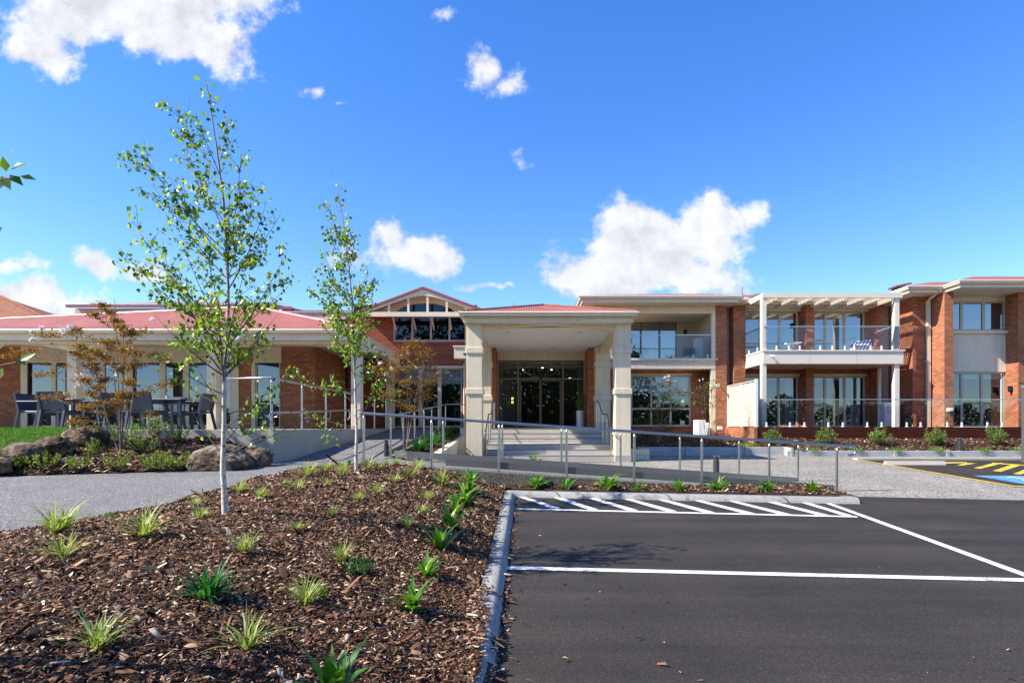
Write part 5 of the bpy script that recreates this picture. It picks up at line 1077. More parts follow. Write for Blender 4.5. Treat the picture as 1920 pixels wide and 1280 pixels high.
# tree belt and low houses behind the camera, seen reflected in the windows
# ---------------------------------------------------------------- plant builders
def leaf_np(C, D, N, L, Wd, fold=.18):
    """kite leaves: base, two sides, tip; C base points, D directions, N normals"""
    D = D / np.linalg.norm(D, axis=1)[:, None]; S = np.cross(D, N); S /= np.maximum(np.linalg.norm(S, axis=1), 1e-6)[:, None]; N2 = np.cross(S, D)
    L = L[:, None]; Wd = Wd[:, None]
    a = C; b = C + D * L * .38 + S * Wd * .5 + N2 * Wd * fold; c = C + D * L; d = C + D * L * .38 - S * Wd * .5 + N2 * Wd * fold; mid = C + D * L * .45
    V = np.stack([a, b, c, d, mid], 1).reshape(-1, 3); n = len(C); o = (np.arange(n) * 5)[:, None, None]
    T = np.array([(0, 4, 1), (1, 4, 2), (2, 4, 3), (3, 4, 0)])
    return V, (o + T[None]).reshape(-1, 3)
def bez(p0, p1, bend, n=8):
    """path from p0 to p1 that leaves upward-ish with a bend vector"""
    out = []
    for i in range(n + 1):
        t = i / n; out.append(p0.lerp(p1, t) + bend * (4 * t * (1 - t)))
    return out
def birch(name, label, base, trunk_px, Y, tips, leafL, leaves_per_m, r0, group, kfac=1.0, lowtwigs=()):
    o = thing(name, label, 'tree', base, group)
    tp = [Vector(base)] + [P(px, py, Y + dy) for px, py, dy in trunk_px]; n = len(tp)
    m = MB(); rs = [r0 * (1.2 if i == 0 else 1) * (1 - .93 * (i / (n - 1)) ** .8) + .0015 for i in range(n)]
    # refine
    pts = []; rr_ = []
    for i in range(n - 1):
        for k in range(4): t = k / 4; pts.append(tp[i].lerp(tp[i + 1], t) + Vector((rng.gauss(0, .003), rng.gauss(0, .003), 0))); rr_.append(rs[i] + (rs[i + 1] - rs[i]) * t)
    pts.append(tp[-1]); rr_.append(rs[-1]); pts[0] = Vector(base) - Vector((0, 0, .06)); m.tube(pts, rr_, 10); cut = max(2, int(len(pts) * .52))
    m.build('trunk', BIRCHB, o, True)
    b = MB(); C = []; D = []
    def at_z(z):
        for i in range(len(pts) - 1):
            if pts[i].z <= z <= pts[i + 1].z: t = (z - pts[i].z) / max(1e-6, pts[i + 1].z - pts[i].z); return pts[i].lerp(pts[i + 1], t), rr_[i]
        return (pts[0], rr_[0]) if z < pts[0].z else (pts[-1], rr_[-1])
    for (tx, ty, dep, slope, dens) in tips:
        tip = P(tx, ty, Y + dep); hx = math.hypot(tip.x - at_z(tip.z)[0].x, tip.y - Y)
        s, sr = at_z(max(base[2] + .25, tip.z - hx * slope)); L = (tip - s).length
        path = bez(s, tip, Vector((rng.uniform(-.03, .03), rng.uniform(-.03, .03), -.05)) * L, 9)
        b.tube(path, min(sr * .5, .004 + .0045 * L), 5, .0012)
        subs = [path]
        for k in range(int(4 + L * 5.5 * dens)):
            t = rng.uniform(.22, .95); q = path[int(t * 9)]; dirv = (tip - s).normalized(); a = rng.uniform(0, 6.28); side = Vector((math.cos(a), math.sin(a) * .8, rng.uniform(-.35, .5)))
            ln = rng.uniform(.14, .42) * min(1.2, L) * (1.1 - .5 * t) * kfac; e = q + (dirv * .7 + side * .8).normalized() * ln + Vector((0, 0, -.12 * ln)); sp_ = bez(q, e, Vector((0, 0, .05 * ln)), 4); b.tube(sp_, .0028, 4, .0008); subs.append(sp_)
        for si, sp_ in enumerate(subs):
            ln = sum((sp_[i + 1] - sp_[i]).length for i in range(len(sp_) - 1)); t0 = .35 if si == 0 else .12
            for _ in range(int(ln * leaves_per_m * dens * (.55 if si == 0 else 1.0)) + 1):
                t = t0 + (1 - t0) * rng.random(); f = t * (len(sp_) - 1); i = min(int(f), len(sp_) - 2); q = sp_[i].lerp(sp_[i + 1], f - i)
                C.append(tuple(q + Vector((rng.gauss(0, .03), rng.gauss(0, .03), rng.gauss(0, .025))))); D.append((rng.gauss(0, .55), rng.gauss(0, .55), -.75 + rng.gauss(0, .45)))
    for (px0, py0, px1, py1, dep, nl) in lowtwigs:
        s, sr = at_z(PZ(py0, Y)); tip = P(px1, py1, Y + dep); path = bez(s, tip, Vector((0, 0, -.06)) * (tip - s).length, 7); b.tube(path, .006, 5, .0012)
        for _ in range(int(nl * 1.7)):
            t = rng.uniform(.35, 1) ** .7; f = t * 7; i = min(int(f), 6); q = path[i].lerp(path[i + 1], f - i) + Vector((rng.gauss(0, .05), rng.gauss(0, .05), rng.gauss(0, .05))); C.append(tuple(q)); D.append((rng.gauss(0, .6), rng.gauss(0, .6), -.7 + rng.gauss(0, .4)))
    for k in range(int(len(pts) * .5), len(pts)):
        for _ in range(3): C.append(tuple(pts[k] + Vector((rng.gauss(0, .07), rng.gauss(0, .07), rng.gauss(0, .05))))); D.append((rng.gauss(0, .6), rng.gauss(0, .6), -.6 + rng.gauss(0, .4)))
    b.build('branches', TWIG, o, True)
    C = np.array(C); D = np.array(D); n = len(C); N = nrng.normal(0, 1, (n, 3)); L = leafL * nrng.uniform(.55, 1.2, n)
    V, FA = leaf_np(C, D, N, L, L * nrng.uniform(.62, .85, n)); np_mesh('crown', V, FA, BLEAF, o); return o
Yb = 5.57
p = hit(423, 968, hm)
T1 = [(312, 180, .25, 1.5, 1.0), (262, 275, -.2, 1.4, 1.1), (243, 403, .2, 1.1, 1.1), (224, 465, -.15, .9, 1.0), (318, 330, -.3, 1.5, 1.0), (340, 260, .3, 1.8, .9), (365, 210, -.2, 2.2, .8), (352, 300, .1, 1.8, .9), (425, 225, .2, 2.4, 1.0), (452, 290, -.25, 2.0, 1.2), (478, 330, .2, 1.7, 1.2), (500, 378, -.15, 1.5, 1.1),
      (527, 400, .25, 1.4, 1.0), (540, 470, -.2, 1.2, 1.2), (538, 540, .3, 1.0, 1.1), (455, 400, .5, 1.5, 1.0), (470, 470, -.5, 1.3, 1.0), (380, 420, .5, 1.6, .9), (350, 480, -.45, 1.4, 1.0), (300, 470, .35, 1.2, 1.1), (320, 560, .2, 1.1, 1.0), (365, 560, -.4, 1.4, .9), (290, 590, -.1, .9, .8), (480, 560, .4, 1.1, 1.0), (520, 590, -.2, .9, .8), (345, 640, .3, 1.0, .6), (500, 640, .25, .8, .6), (395, 175, .05, 3, .6), (285, 345, .1, 1.3, 1.0), (430, 340, -.35, 1.9, 1.1), (410, 520, -.5, 1.5, .9), (440, 610, .45, 1.0, .6)]
birch('birch_tree', 'tallest young white-barked birch, standing in the front mulch bed beside the grey path', p, [(417, 860, 0), (420, 760, .02), (421, 690, 0), (426, 620, .02), (428, 540, .03), (424, 450, .02), (418, 370, .01), (408, 290, 0), (398, 220, 0), (387, 150, 0)], p.y, T1, .050, 44, .023, None, 1.0,
      [(421, 690, 505, 615, .2, 9), (418, 780, 540, 705, .3, 22), (418, 800, 500, 735, -.2, 20), (417, 830, 475, 755, .35, 14), (417, 850, 590, 770, .25, 16), (417, 855, 515, 790, -.15, 14), (420, 760, 330, 705, .1, 8), (420, 740, 300, 660, -.2, 14), (417, 850, 360, 770, .15, 4), (421, 700, 480, 640, -.3, 16), (418, 790, 455, 820, .1, 6)])
p = hit(668, 888, hm)
T2 = [(610, 375, .3, 2.2, .9), (612, 425, -.3, 1.8, 1.0), (600, 465, .4, 1.5, 1.0), (582, 510, -.3, 1.2, 1.1), (590, 545, .3, 1.1, 1.1), (655, 400, -.2, 2.4, 1.1), (668, 440, .3, 2.0, 1.2), (690, 500, -.3, 1.6, 1.2), (703, 525, .3, 1.4, 1.2), (695, 560, -.4, 1.3, 1.1), (640, 480, .5, 1.6, 1.0), (620, 580, .3, 1.2, 1.0), (598, 600, -.3, 1.0, 1.0), (710, 600, .3, 1.0, .8), (660, 560, -.6, 1.4, 1.1), (680, 610, .6, 1.1, 1.0), (630, 640, -.4, 1.0, .9), (720, 650, .2, .8, .8), (700, 680, -.3, .7, .7), (632, 360, .1, 2.5, .6), (615, 530, -.5, 1.5, .9), (675, 530, .2, 1.6, 1.2)]
birch('birch_tree', 'thinner, more distant white-barked birch at the back of the mulch bed by the ramp', p, [(668, 800, 0), (666, 720, 0), (664, 640, .03), (660, 560, .03), (652, 480, 0), (643, 410, 0), (632, 345, 0)], p.y, T2, .056, 58, .022, None, 1.0,
      [(666, 740, 535, 690, .3, 40), (666, 730, 605, 720, -.3, 30), (667, 760, 620, 700, .2, 24), (667, 800, 600, 800, .2, 16), (667, 790, 720, 700, -.2, 26), (668, 840, 600, 815, -.1, 10), (667, 800, 560, 760, .4, 14), (666, 700, 720, 720, .3, 20), (668, 850, 640, 870, 0, 6), (667, 770, 750, 730, .2, 12)])
# near birch just outside the left edge: only twigs reach into view
o = thing('birch_tree', 'nearest birch at the left edge, only its dark leaf sprays reaching into view', 'tree', (-3.05, 2.0, hm(-3.05, 2.0)))
m = MB(); m.tube([(-3.05, 2.0, hm(-3.05, 2.0) - .05), (-3.04, 2.0, -.2), (-3.02, 2.0, .7), (-3.0, 2.0, 1.6)], [.03, .026, .02, .006], 10); m.build('trunk', BIRCHB, o, True)
tw = [(P(25, 333, 1.9), Vector((-3.02, 2.0, .55))), (P(2, 432, 1.9), Vector((-3.03, 2.0, .4))), (P(44, 676, 2.0), Vector((-3.04, 2.0, -.2)))]
m = MB()
for a, b in tw: m.tube(bez(b, a, Vector((0, 0, .05))), .005, 5, .0015)
C, D, N, L = [], [], [], []
for k in range(26):
    z0 = rng.uniform(-.3, 1.5); a = rng.uniform(1.9, 4.9); ln = rng.uniform(.35, .75) * (1.15 - .35 * max(z0, 0)); s_ = Vector((-3.03, 2.0, z0)); e_ = s_ + Vector((math.cos(a) * ln, math.sin(a) * ln * .7, ln * .9)); pth = bez(s_, e_, Vector((0, 0, -.04)), 6); m.tube(pth, .005, 4, .0012)
    for _ in range(26):
        q = pth[rng.randint(2, 6)] + Vector((rng.gauss(0, .05), rng.gauss(0, .05), rng.gauss(0, .05))); C.append(tuple(q)); D.append((rng.gauss(0, .6), rng.gauss(0, .6), -.7)); N.append((rng.gauss(0, 1), rng.gauss(0, 1), rng.gauss(0, 1))); L.append(rng.uniform(.03, .058))
m.build('branches', TANB, o, True)
for px, py, dx_, dz_, ln in ((20, 318, 38, 12, .062), (12, 322, -2, 28, .05), (38, 330, 30, -6, .05), (18, 328, 26, -22, .055), (12, 335, -22, -30, .06), (2, 330, 25, -38, .058), (-2, 425, 8, -10, .03), (-14, 660, 24, 14, .05), (38, 676, 14, 10, .05), (5, 690, -8, -22, .05), (30, 672, 20, -12, .045)):
    q = P(px, py, 1.95); C.append(tuple(q)); D.append((dx_, rng.uniform(-8, 8), dz_)); N.append((.3, -1, .8)); L.append(ln)
V, FA = leaf_np(np.array(C), np.array(D, float), np.array(N, float), np.array(L), np.array(L) * .62, .12); np_mesh('crown', V, FA, BLEAF, o)

def myrtle(label, base, Y, stems, clusters, leafmat, nleaf, leafL, flowers, spread, group, bark=TANB, r0=.016, dens=None):
    """small multi-stemmed tree: clusters are (px, py, depth) leaf pads at the ends of stems"""
    o = thing('crape_myrtle', label, 'tree', base, group); b = MB(); C = []; D = []; N = []
    tops = []
    for k, (px, py) in enumerate(stems):
        e = P(px, py, Y + rng.uniform(-.12, .12)); s = Vector(base) + Vector((rng.uniform(-.035, .035), rng.uniform(-.03, .03), -.04)); path = bez(s, e, Vector((rng.uniform(-.04, .04), 0, 0)), 10); b.tube(path, r0, 6, .004); tops.append(path)
    for px, py, dep in clusters:
        c = P(px, py, Y + dep); best = None
        for path in tops:
            for i in range(3, len(path)):
                q = path[i]
                if q.z < c.z - .03 or i == 3:
                    d = (q - c).length + .3 * abs((c.z - q.z) - .6 * math.hypot(c.x - q.x, c.y - q.y))
                    if best is None or d < best[0]: best = (d, q)
        path = bez(best[1], c, Vector((0, 0, -.04)), 5); b.tube(path, .005, 5, .0015)
        for _ in range(int(nleaf * (dens(px) if dens else 1))):
            t = Vector((rng.gauss(0, spread), rng.gauss(0, spread * .8), rng.gauss(0, spread * .42)))
            if rng.random() < .25: q = path[rng.randint(2, 5)] + t * .4
            else: q = c + t
            C.append(tuple(q)); D.append((t.x * 4 + rng.gauss(0, .5), t.y * 4 + rng.gauss(0, .5), rng.gauss(.1, .45))); N.append((rng.gauss(0, .5), rng.gauss(0, .5), 1))
    b.build('trunk', bark, o, True)
    n = len(C); L = leafL * nrng.uniform(.6, 1.25, n); V, FA = leaf_np(np.array(C), np.array(D), np.array(N), L, L * nrng.uniform(.38, .55, n)); np_mesh('crown', V, FA, leafmat, o)
    if flowers:
        for px, py, dep, rad, cnt in flowers:
            c = P(px, py, Y + dep); cnt = int(cnt * 2.4); rad *= .65 if cnt > 40 else .45
            C = np.array([(c.x + rng.gauss(0, rad), c.y + rng.gauss(0, rad), c.z + rng.gauss(0, rad * .8)) for _ in range(cnt)]); n = len(C); L = nrng.uniform(.03, .055, n); V, FA = leaf_np(C, nrng.normal(0, 1, (n, 3)), nrng.normal(0, 1, (n, 3)), L, L * .8); np_mesh('flower_cluster', V, FA, PETAL, o)
    return o
p = hit(225, 845, hl, 8)
CLD = [(190, 572, .0), (205, 585, .2), (178, 590, -.1), (218, 602, .1), (228, 612, -.2), (125, 624, .1), (100, 630, -.1), (80, 628, .0), (140, 618, .2), (150, 650, -.2), (165, 672, .2), (145, 662, 0), (215, 642, .2), (232, 655, -.15), (195, 640, .1), (250, 625, .1), (268, 620, -.1), (180, 660, -.2), (178, 692, .2), (160, 712, -.1), (195, 712, .1), (170, 738, 0), (185, 755, .2), (228, 738, -.2), (248, 742, .2), (205, 772, .1), (160, 765, -.2), (250, 685, .2), (225, 690, .0), (310, 672, .1), (292, 668, -.1), (255, 660, -.2), (75, 702, .0), (95, 700, .15), (60, 655, .1), (40, 660, -.1), (12, 668, .0), (90, 745, .1), (118, 742, -.1), (140, 792, 0), (150, 785, .2), (310, 722, .1), (325, 718, -.1), (285, 776, 0), (270, 735, .2), (200, 672, .3), (238, 715, -.3), (185, 725, .3), (215, 755, -.3), (240, 625, .2)]
myrtle('multi-stemmed crape myrtle with bronze leaves and white flowers in the boulder bed', p, p.y, [(215, 560), (205, 640), (232, 600), (180, 700), (255, 690)], [(a, b, c * 1.6) for a, b, c in CLD], BRZL, 235, .052,
       [(120, 620, 0, .045, 26), (132, 612, .1, .04, 18), (60, 622, 0, .035, 16), (58, 636, 0, .035, 16), (78, 615, 0, .04, 16), (152, 705, .1, .05, 24), (150, 718, 0, .04, 18), (185, 586, 0, .035, 12), (182, 702, .2, .04, 14), (230, 712, -.1, .035, 10), (260, 724, .1, .04, 16), (238, 706, 0, .035, 10), (218, 700, 0, .03, 8), (285, 598, .1, .04, 10), (160, 680, 0, .03, 8)],   .068, 'crape myrtles', dens=lambda px: 1.15 if abs(px - 200) < 62 else .62)
p = Vector((PX(761, 13.9), 13.9, hpl(-2.9, 13.9)))
myrtle('crape myrtle with bronze leaves growing in the sloping planter between upper ramp and portico', p, 13.9, [(765, 645), (770, 700), (745, 700), (790, 690)], [(765, 652, 0), (790, 655, .2), (752, 665, -.2), (780, 675, .1), (765, 690, 0), (800, 690, .1), (820, 702, 0), (740, 695, -.1), (715, 700, .1), (705, 690, 0), (730, 715, .2), (760, 715, -.2), (785, 712, .2), (810, 715, -.1), (800, 730, .1), (745, 735, 0), (775, 735, .1), (725, 740, -.1), (795, 745, 0), (755, 755, .1), (770, 765, -.1), (775, 642, .1), (795, 665, -.1), (735, 680, .1)], BRZL, 230, .056,
       [(735, 690, -.1, .05, 14), (725, 700, 0, .05, 12), (790, 693, .1, .04, 10), (712, 680, 0, .05, 14), (820, 700, 0, .04, 8), (765, 662, 0, .04, 8)], .12, 'crape myrtles')
p = Vector((PX(1232, 21.5), 21.5, hb(5, 21.5)))
myrtle('darker crape myrtle with pinkish flower heads before the lower window right of the portico', p, 21.5, [(1248, 712), (1235, 760), (1262, 740)], [(1240, 722, 0), (1255, 718, .2), (1265, 730, 0), (1225, 728, .1), (1245, 740, 0), (1228, 750, -.2), (1258, 750, .2), (1220, 768, 0), (1240, 770, .1), (1262, 768, -.1), (1235, 790, 0), (1252, 792, .2), (1272, 760, .1), (1218, 788, 0), (1245, 808, 0), (1230, 812, .1), (1262, 805, -.1)], OLIVL, 130, .075, [(1247, 707, 0, .035, 22), (1254, 705, 0, .05, 16), (1266, 715, .1, .05, 12), (1251, 712, 0, .05, 14)], .16, 'crape myrtles', TANB, .02)
p = Vector((PX(1326, 21.3), 21.3, hb(6.8, 21.3)))
myrtle('open crape myrtle with olive leaves and few white flowers before the white outdoor unit', p, 21.3, [(1320, 716), (1312, 745), (1334, 735), (1340, 745)], [(1322, 722, 0), (1310, 728, .1), (1335, 725, 0), (1300, 738, 0), (1318, 740, .2), (1335, 742, -.1), (1285, 735, 0), (1275, 738, .1), (1345, 712, 0), (1348, 750, 0), (1325, 755, 0), (1308, 752, .1), (1298, 755, -.1), (1315, 770, 0), (1338, 760, 0), (1345, 790, 0), (1330, 730, .2)], OLIVL, 75, .07, [(1347, 721, 0, .05, 10), (1318, 711, 0, .03, 6), (1281, 752, 0, .05, 10), (1318, 772, 0, .05, 10), (1340, 793, 0, .04, 8), (1312, 713, 0, .03, 6)], .14, 'crape myrtles', TANB, .018)

def blades(n, L, w, lean, droop, seg=5, spread=.03, jit=.3, broad=False):
    """strap leaves rising from a crown at the origin"""
    V = []; FA = []
    for k in range(n):
        a = rng.uniform(0, 2 * math.pi); l = L * rng.uniform(.55, 1.1); th = lean * rng.uniform(.15, 1.15); dr = droop * rng.uniform(.4, 1.3); r = spread * math.sqrt(rng.random()); a0 = rng.uniform(0, 6.28)
        p = Vector((r * math.cos(a0), r * math.sin(a0), -.01)); h = Vector((math.cos(a), math.sin(a), 0)); s = Vector((-math.sin(a), math.cos(a), 0)); b = len(V); ww = w * rng.uniform(.7, 1.25)
        for i in range(seg + 1):
            t = i / seg; prof = (1 - t ** 2.2) * (1.0 if not broad else (.55 + 1.1 * math.sin(math.pi * min(1, t * .9 + .15)) * .55)) + .02
            nrm = (h * -math.cos(th) + Vector((0, 0, math.sin(th)))) * .0
            V.append(tuple(p - s * ww * .5 * prof + Vector((0, 0, .18 * ww * prof)))); V.append(tuple(p)); V.append(tuple(p + s * ww * .5 * prof + Vector((0, 0, .18 * ww * prof))))
            d = h * math.sin(th) + Vector((0, 0, math.cos(th))); p = p + d * (l / seg); th += dr / seg * (1 + t)
        for i in range(seg):
            q = b + 3 * i; FA += [(q, q + 1, q + 4, q + 3), (q + 1, q + 2, q + 5, q + 4)]
    return np.array(V), np.array(FA)
PROTO = {}
def proto_mesh(key, mat, *a, **k):
    V, FA = blades(*a, **k); me = bpy.data.meshes.new(key); kk = 4
    me.from_pydata([tuple(v) for v in V], [], [tuple(f) for f in FA]); me.materials.append(mat); me.polygons.foreach_set('use_smooth', [True] * len(me.polygons)); me.update(); PROTO[key] = me; return me
for i in range(4): proto_mesh('grass_tuft_blades%d' % i, VARG, 80, .30, .0105, .58, .9, 5, .035)
for i in range(2): proto_mesh('sparse_tuft_blades%d' % i, VARG, 50, .33, .0115, .85, .8, 5, .03)
for i in range(3): proto_mesh('agapanthus_blades%d' % i, GREENB, 30, .30, .036, .8, 1.1, 6, .03, broad=True)
for i in range(2): proto_mesh('broad_blades%d' % i, GREENB, 14, .26, .055, .8, .6, 6, .02, broad=True)
for i in range(2): proto_mesh('dark_strap_blades%d' % i, DGREEN, 90, .42, .026, .95, .9, 6, .06, broad=True)
def plant(name, label, cat, key, pos, hpx, group, protoH, zs=1.0):
    """one plant: hpx is its height in photo pixels"""
    h = hpx * pos.y / F; s = h / (max(v.co.z for v in PROTO[key].vertices) * .92)
    o = bpy.data.objects.new(name, PROTO[key]); SC.collection.objects.link(o); o.location = pos; LOC[o.name] = Vector(pos); o.rotation_euler = (0, 0, rng.uniform(0, 6.28)); o.scale = (s, s, s * zs)
    return tag(o, label, cat, group)
TU = [((109, 1005), 72, 'g', 'upright variegated grass tuft at the far left edge of the mulch beside the path'), ((120, 1046), 56, 's', 'wide-splayed variegated grass tuft in front of the upright one at far left'), ((270, 1008), 72, 's', 'tall splayed variegated grass tuft by the path left of the birch trunk'),
      ((366, 952), 28, 'g', 'small variegated grass tuft on the path edge just left of the birch trunk'), ((375, 974), 34, 's', 'loose variegated grass tuft left of the birch trunk, in front of a smaller one'), ((450, 925), 30, 'g', 'variegated grass tuft immediately right of the birch trunk at the path edge'), ((490, 936), 30, 'g', 'second variegated grass tuft right of the birch trunk'),
      ((459, 1042), 52, 'g', 'variegated grass tuft below the birch trunk, above the dark green clump'), ((178, 1220), 88, 's', 'sparse pale grass tuft nearest the lower left corner'), ((462, 1220), 80, 's', 'variegated grass tuft nearest the bottom edge, below the dark green clump'),
      ((574, 1136), 62, 'g', 'variegated grass tuft with leafy weeds at its right side, right of the dark green clump'), ((641, 1055), 45, 'g', 'variegated grass tuft with a dark leafy weed in front'), ((625, 967), 20, 'g', 'tiny grass tuft alone in the middle of the mulch'), ((558, 996), 24, 's', 'small grass tuft in the open mulch right of the birch trunk'),
      ((672, 941), 24, 'g', 'small grass tuft in front of the thin birch trunk'), ((706, 926), 28, 's', 'splayed grass tuft just right and in front of the thin birch trunk'), ((765, 990), 30, 'g', 'grass tuft left of the broad-leaved kerb row, nearer than its neighbours'), ((792, 964), 24, 'g', 'small grass tuft beside the broad-leaved kerb row'),
      ((804, 938), 30, 's', 'splayed grass tuft left of the leafy kerb row at mid distance'), ((828, 911), 42, 'g', 'tall pale grass tuft next to the far end of the leafy kerb row'), ((772, 895), 30, 's', 'wide pale grass tuft in front of the ramp wall'), ((741, 906), 26, 'g', 'grass tuft between the thin birch and the ramp wall'),
      ((641, 893), 34, 'g', 'pale grass tuft just left of the thin birch trunk'), ((612, 887), 30, 'g', 'middle one of three pale grass tufts left of the thin birch on the path edge'), ((577, 897), 36, 'g', 'outermost of three pale grass tufts left of the thin birch on the path edge'), ((560, 919), 30, 's', 'splayed grass tuft near the bend of the path edge'), ((613, 910), 18, 's', 'small leaning grass tuft below the three path-edge tufts'), ((531, 911), 16, 'g', 'small upright grass tuft where the mulch meets the path bend'),
      ((691, 881), 28, 'g', 'pale grass tuft at the foot of the first ramp rail post'), ((711, 879), 16, 's', 'tiny pale grass tuft right of the first ramp rail post'), ((727, 876), 20, 'g', 'pale grass tuft under the ramp rail, third from the left'), ((744, 874), 22, 'g', 'pale grass tuft under the ramp rail, fourth from the left'), ((784, 882), 26, 'g', 'pale grass tuft against the ramp edge left of the second rail post')]
for i, ((px, py), h, k, lab) in enumerate(TU):
    q = hit(px, py, hm); plant('grass_tuft', lab, 'grass tuft', ('grass_tuft_blades%d' % (i % 4)) if k == 'g' else ('sparse_tuft_blades%d' % (i % 2)), q, h, 'variegated grass tufts in the mulch bed', .26)
q = hit(389, 1127, hm); plant('strap_leaf_clump', 'large dark green spreading strap-leaf clump in the front mulch', 'plant', 'dark_strap_blades0', q, 78, None, .30)
AG = [((770, 1148), 58, 'nearest full broad-leaved plant of the kerb row, with one pale drooping leaf', 'b'), ((799, 1082), 46, 'second nearest plant of the kerb row, arching strap leaves', 'a'), ((825, 1031), 52, 'broad upright plant in the kerb row with a yellowing leaf', 'b'), ((844, 991), 45, 'fourth broad-leaved plant of the kerb row from the front', 'b'), ((856, 966), 32, 'fifth broad-leaved plant of the kerb row from the front', 'b'), ((870, 947), 38, 'sixth strap-leaf plant of the kerb row from the front', 'a'), ((874, 924), 32, 'seventh strap-leaf plant of the kerb row from the front', 'a'), ((883, 905), 30, 'farthest strap-leaf plant of the kerb row, by the ramp wall', 'a')]
for i, ((px, py), h, lab, k) in enumerate(AG): q = hit(px, py, hm); plant('agapanthus', lab, 'plant', ('agapanthus_blades%d' % (i % 3)) if k == 'a' else ('broad_blades%d' % (i % 2)), q, h, 'agapanthus along the kerb', .24)
q = hit(622, 1312, hm, .8); plant('agapanthus', 'cropped green strap leaves rising at the very bottom edge of the picture', 'plant', 'broad_blades1', q, 92, 'agapanthus along the kerb', .24)
for i, (px, py, h, lab) in enumerate(((1005, 917, 25, 'leftmost bright green plant in the strip behind the hatched kerb'), (1064, 919, 25, 'second bright green plant from the left in the kerb strip'), (1139, 922, 29, 'third plant in the kerb strip, with a side shoot'), (1197, 924, 17, 'smallest, darkest plant of the kerb strip'), (1272, 926, 27, 'fifth plant from the left in the kerb strip'), (1345, 928, 27, 'sixth plant from the left in the kerb strip'), (1437, 933, 24, 'seventh, low spreading plant of the kerb strip'), (1522, 935, 27, 'rightmost plant of the kerb strip near the rail end'))):
    y = 10.33 - .05 * i; plant('agapanthus', lab, 'plant', 'agapanthus_blades%d' % (i % 3), Vector((PX(px, y), y, hs(PX(px, y), y))), h, 'agapanthus in the kerb strip', .24)
for i, (px, y, h, lab) in enumerate(((1002, 12.8, 24, 'green plant showing above the far kick plate below the steps'), (1110, 12.8, 16, 'small green plant above the far kick plate, second from the steps'), (1212, 12.8, 14, 'small green plant above the far kick plate right of the portico column'))):
    plant('agapanthus', lab, 'plant', 'agapanthus_blades%d' % i, Vector((PX(px, y), y, hra(PX(px, y)) + .04)), h * .9, 'agapanthus behind the ramp', .24)
for i, (px, y, h, lab) in enumerate(((880, 12.9, 20, 'broad plant at the foot of the left portico column'), (785, 14.4, 36, 'dense dark green agapanthus at the lower end of the sloping planter'), (806, 15.2, 36, 'dense agapanthus behind the lowest one in the sloping planter'), (820, 16.6, 30, 'agapanthus halfway up the sloping planter'), (836, 18.4, 24, 'agapanthus near the top of the sloping planter'), (850, 20.0, 22, 'topmost agapanthus of the sloping planter by the brick corner'))):
    x = PX(px, y); z = hpl(x, y) if i else -.78; plant('agapanthus', lab, 'plant', 'dark_strap_blades%d' % (i % 2), Vector((x, y, z)), h, 'agapanthus in the planter', .30)
y = 18.2; plant('agapanthus', 'dark leafy clump in the cream block planter beside the portico', 'plant', 'dark_strap_blades1', Vector((3.42, y, -.76)), 26, None, .30)

def shrub_mesh(key, mat, n, rad, hgt, leafL, base=.05, stems=9):
    """leafy bush: shoots from the ground, leaves along them"""
    C = []; D = []; b = MB()
    for k in range(stems):
        a = rng.uniform(0, 6.28); r = rad * math.sqrt(rng.random()); e = Vector((r * math.cos(a), r * math.sin(a), hgt * (1 - .45 * (r / rad) ** 2) * rng.uniform(.75, 1.08))); s = Vector((e.x * .15, e.y * .15, 0)); path = bez(s, e, Vector((e.x * .15, e.y * .15, -.03 * hgt)), 6); b.tube(path, .006, 4, .002)
        for _ in range(n // stems):
            t = rng.uniform(base, 1) ** .8; f = t * 6; i = min(int(f), 5); q = path[i].lerp(path[i + 1], f - i); o_ = Vector((rng.gauss(0, 1), rng.gauss(0, 1), rng.gauss(0, .6))).normalized() * leafL * .5
            C.append(tuple(q + o_ * rng.uniform(.2, 1.6))); D.append(tuple(o_ * 8 + Vector((0, 0, .25 + rng.gauss(0, .2)))))
    n = len(C); L = leafL * nrng.uniform(.6, 1.2, n); V, FA = leaf_np(np.array(C), np.array(D), np.stack([nrng.normal(0, .5, n), nrng.normal(0, .5, n), np.ones(n)], 1), L, L * nrng.uniform(.4, .6, n))
    me = bpy.data.meshes.new(key); v0 = len(V); me.from_pydata([tuple(v) for v in V] + b.v, [], [tuple(f) for f in FA] + [tuple(v0 + i for i in f) for f in b.f]); me.materials.append(mat); me.materials.append(TWIG)
    me.polygons.foreach_set('material_index', [0] * len(FA) + [1] * len(b.f)); me.update(); PROTO[key] = me
for i in range(3): shrub_mesh('lime_shoots%d' % i, LIME, 420, .26, .34, .04, .05, 16)
for i in range(2): shrub_mesh('green_shoots%d' % i, SHRUB if i else GREENB, 420, .25, .42, .05, .05, 14)
for i in range(3): shrub_mesh('round_shrub%d' % i, SHRUB, 1500, .40, .78, .062, .03, 34)
shrub_mesh('low_weed', DGREEN, 420, .14, .10, .026, .02, 22); shrub_mesh('low_weed2', GREENB, 300, .13, .12, .03, .02, 16)
for i in range(2): proto_mesh('fine_tuft%d' % i, m_leaf('fine_tuft_leaf%d' % i, [(.0, (.06, .16, .02)), (.6, (.14, .30, .03)), (1.0, (.28, .42, .06))], .4), 260, .28, .006, 1.35, 1.0, 4, .16)
q = hit(668, 1075, hm); plant('weed', 'dark green low clover-like weed in front of a grass tuft', 'weed', 'low_weed', q, 30, None, .10)
q = hit(600, 1122, hm); plant('weed', 'bright green leafy weed beside a grass tuft right of the strap-leaf clump', 'weed', 'low_weed2', q, 24, None, .12)
q = hit(205, 972, hm); plant('weed', 'round-leaved green weed on the path edge by the tall splayed tuft', 'weed', 'low_weed2', q, 14, None, .12)
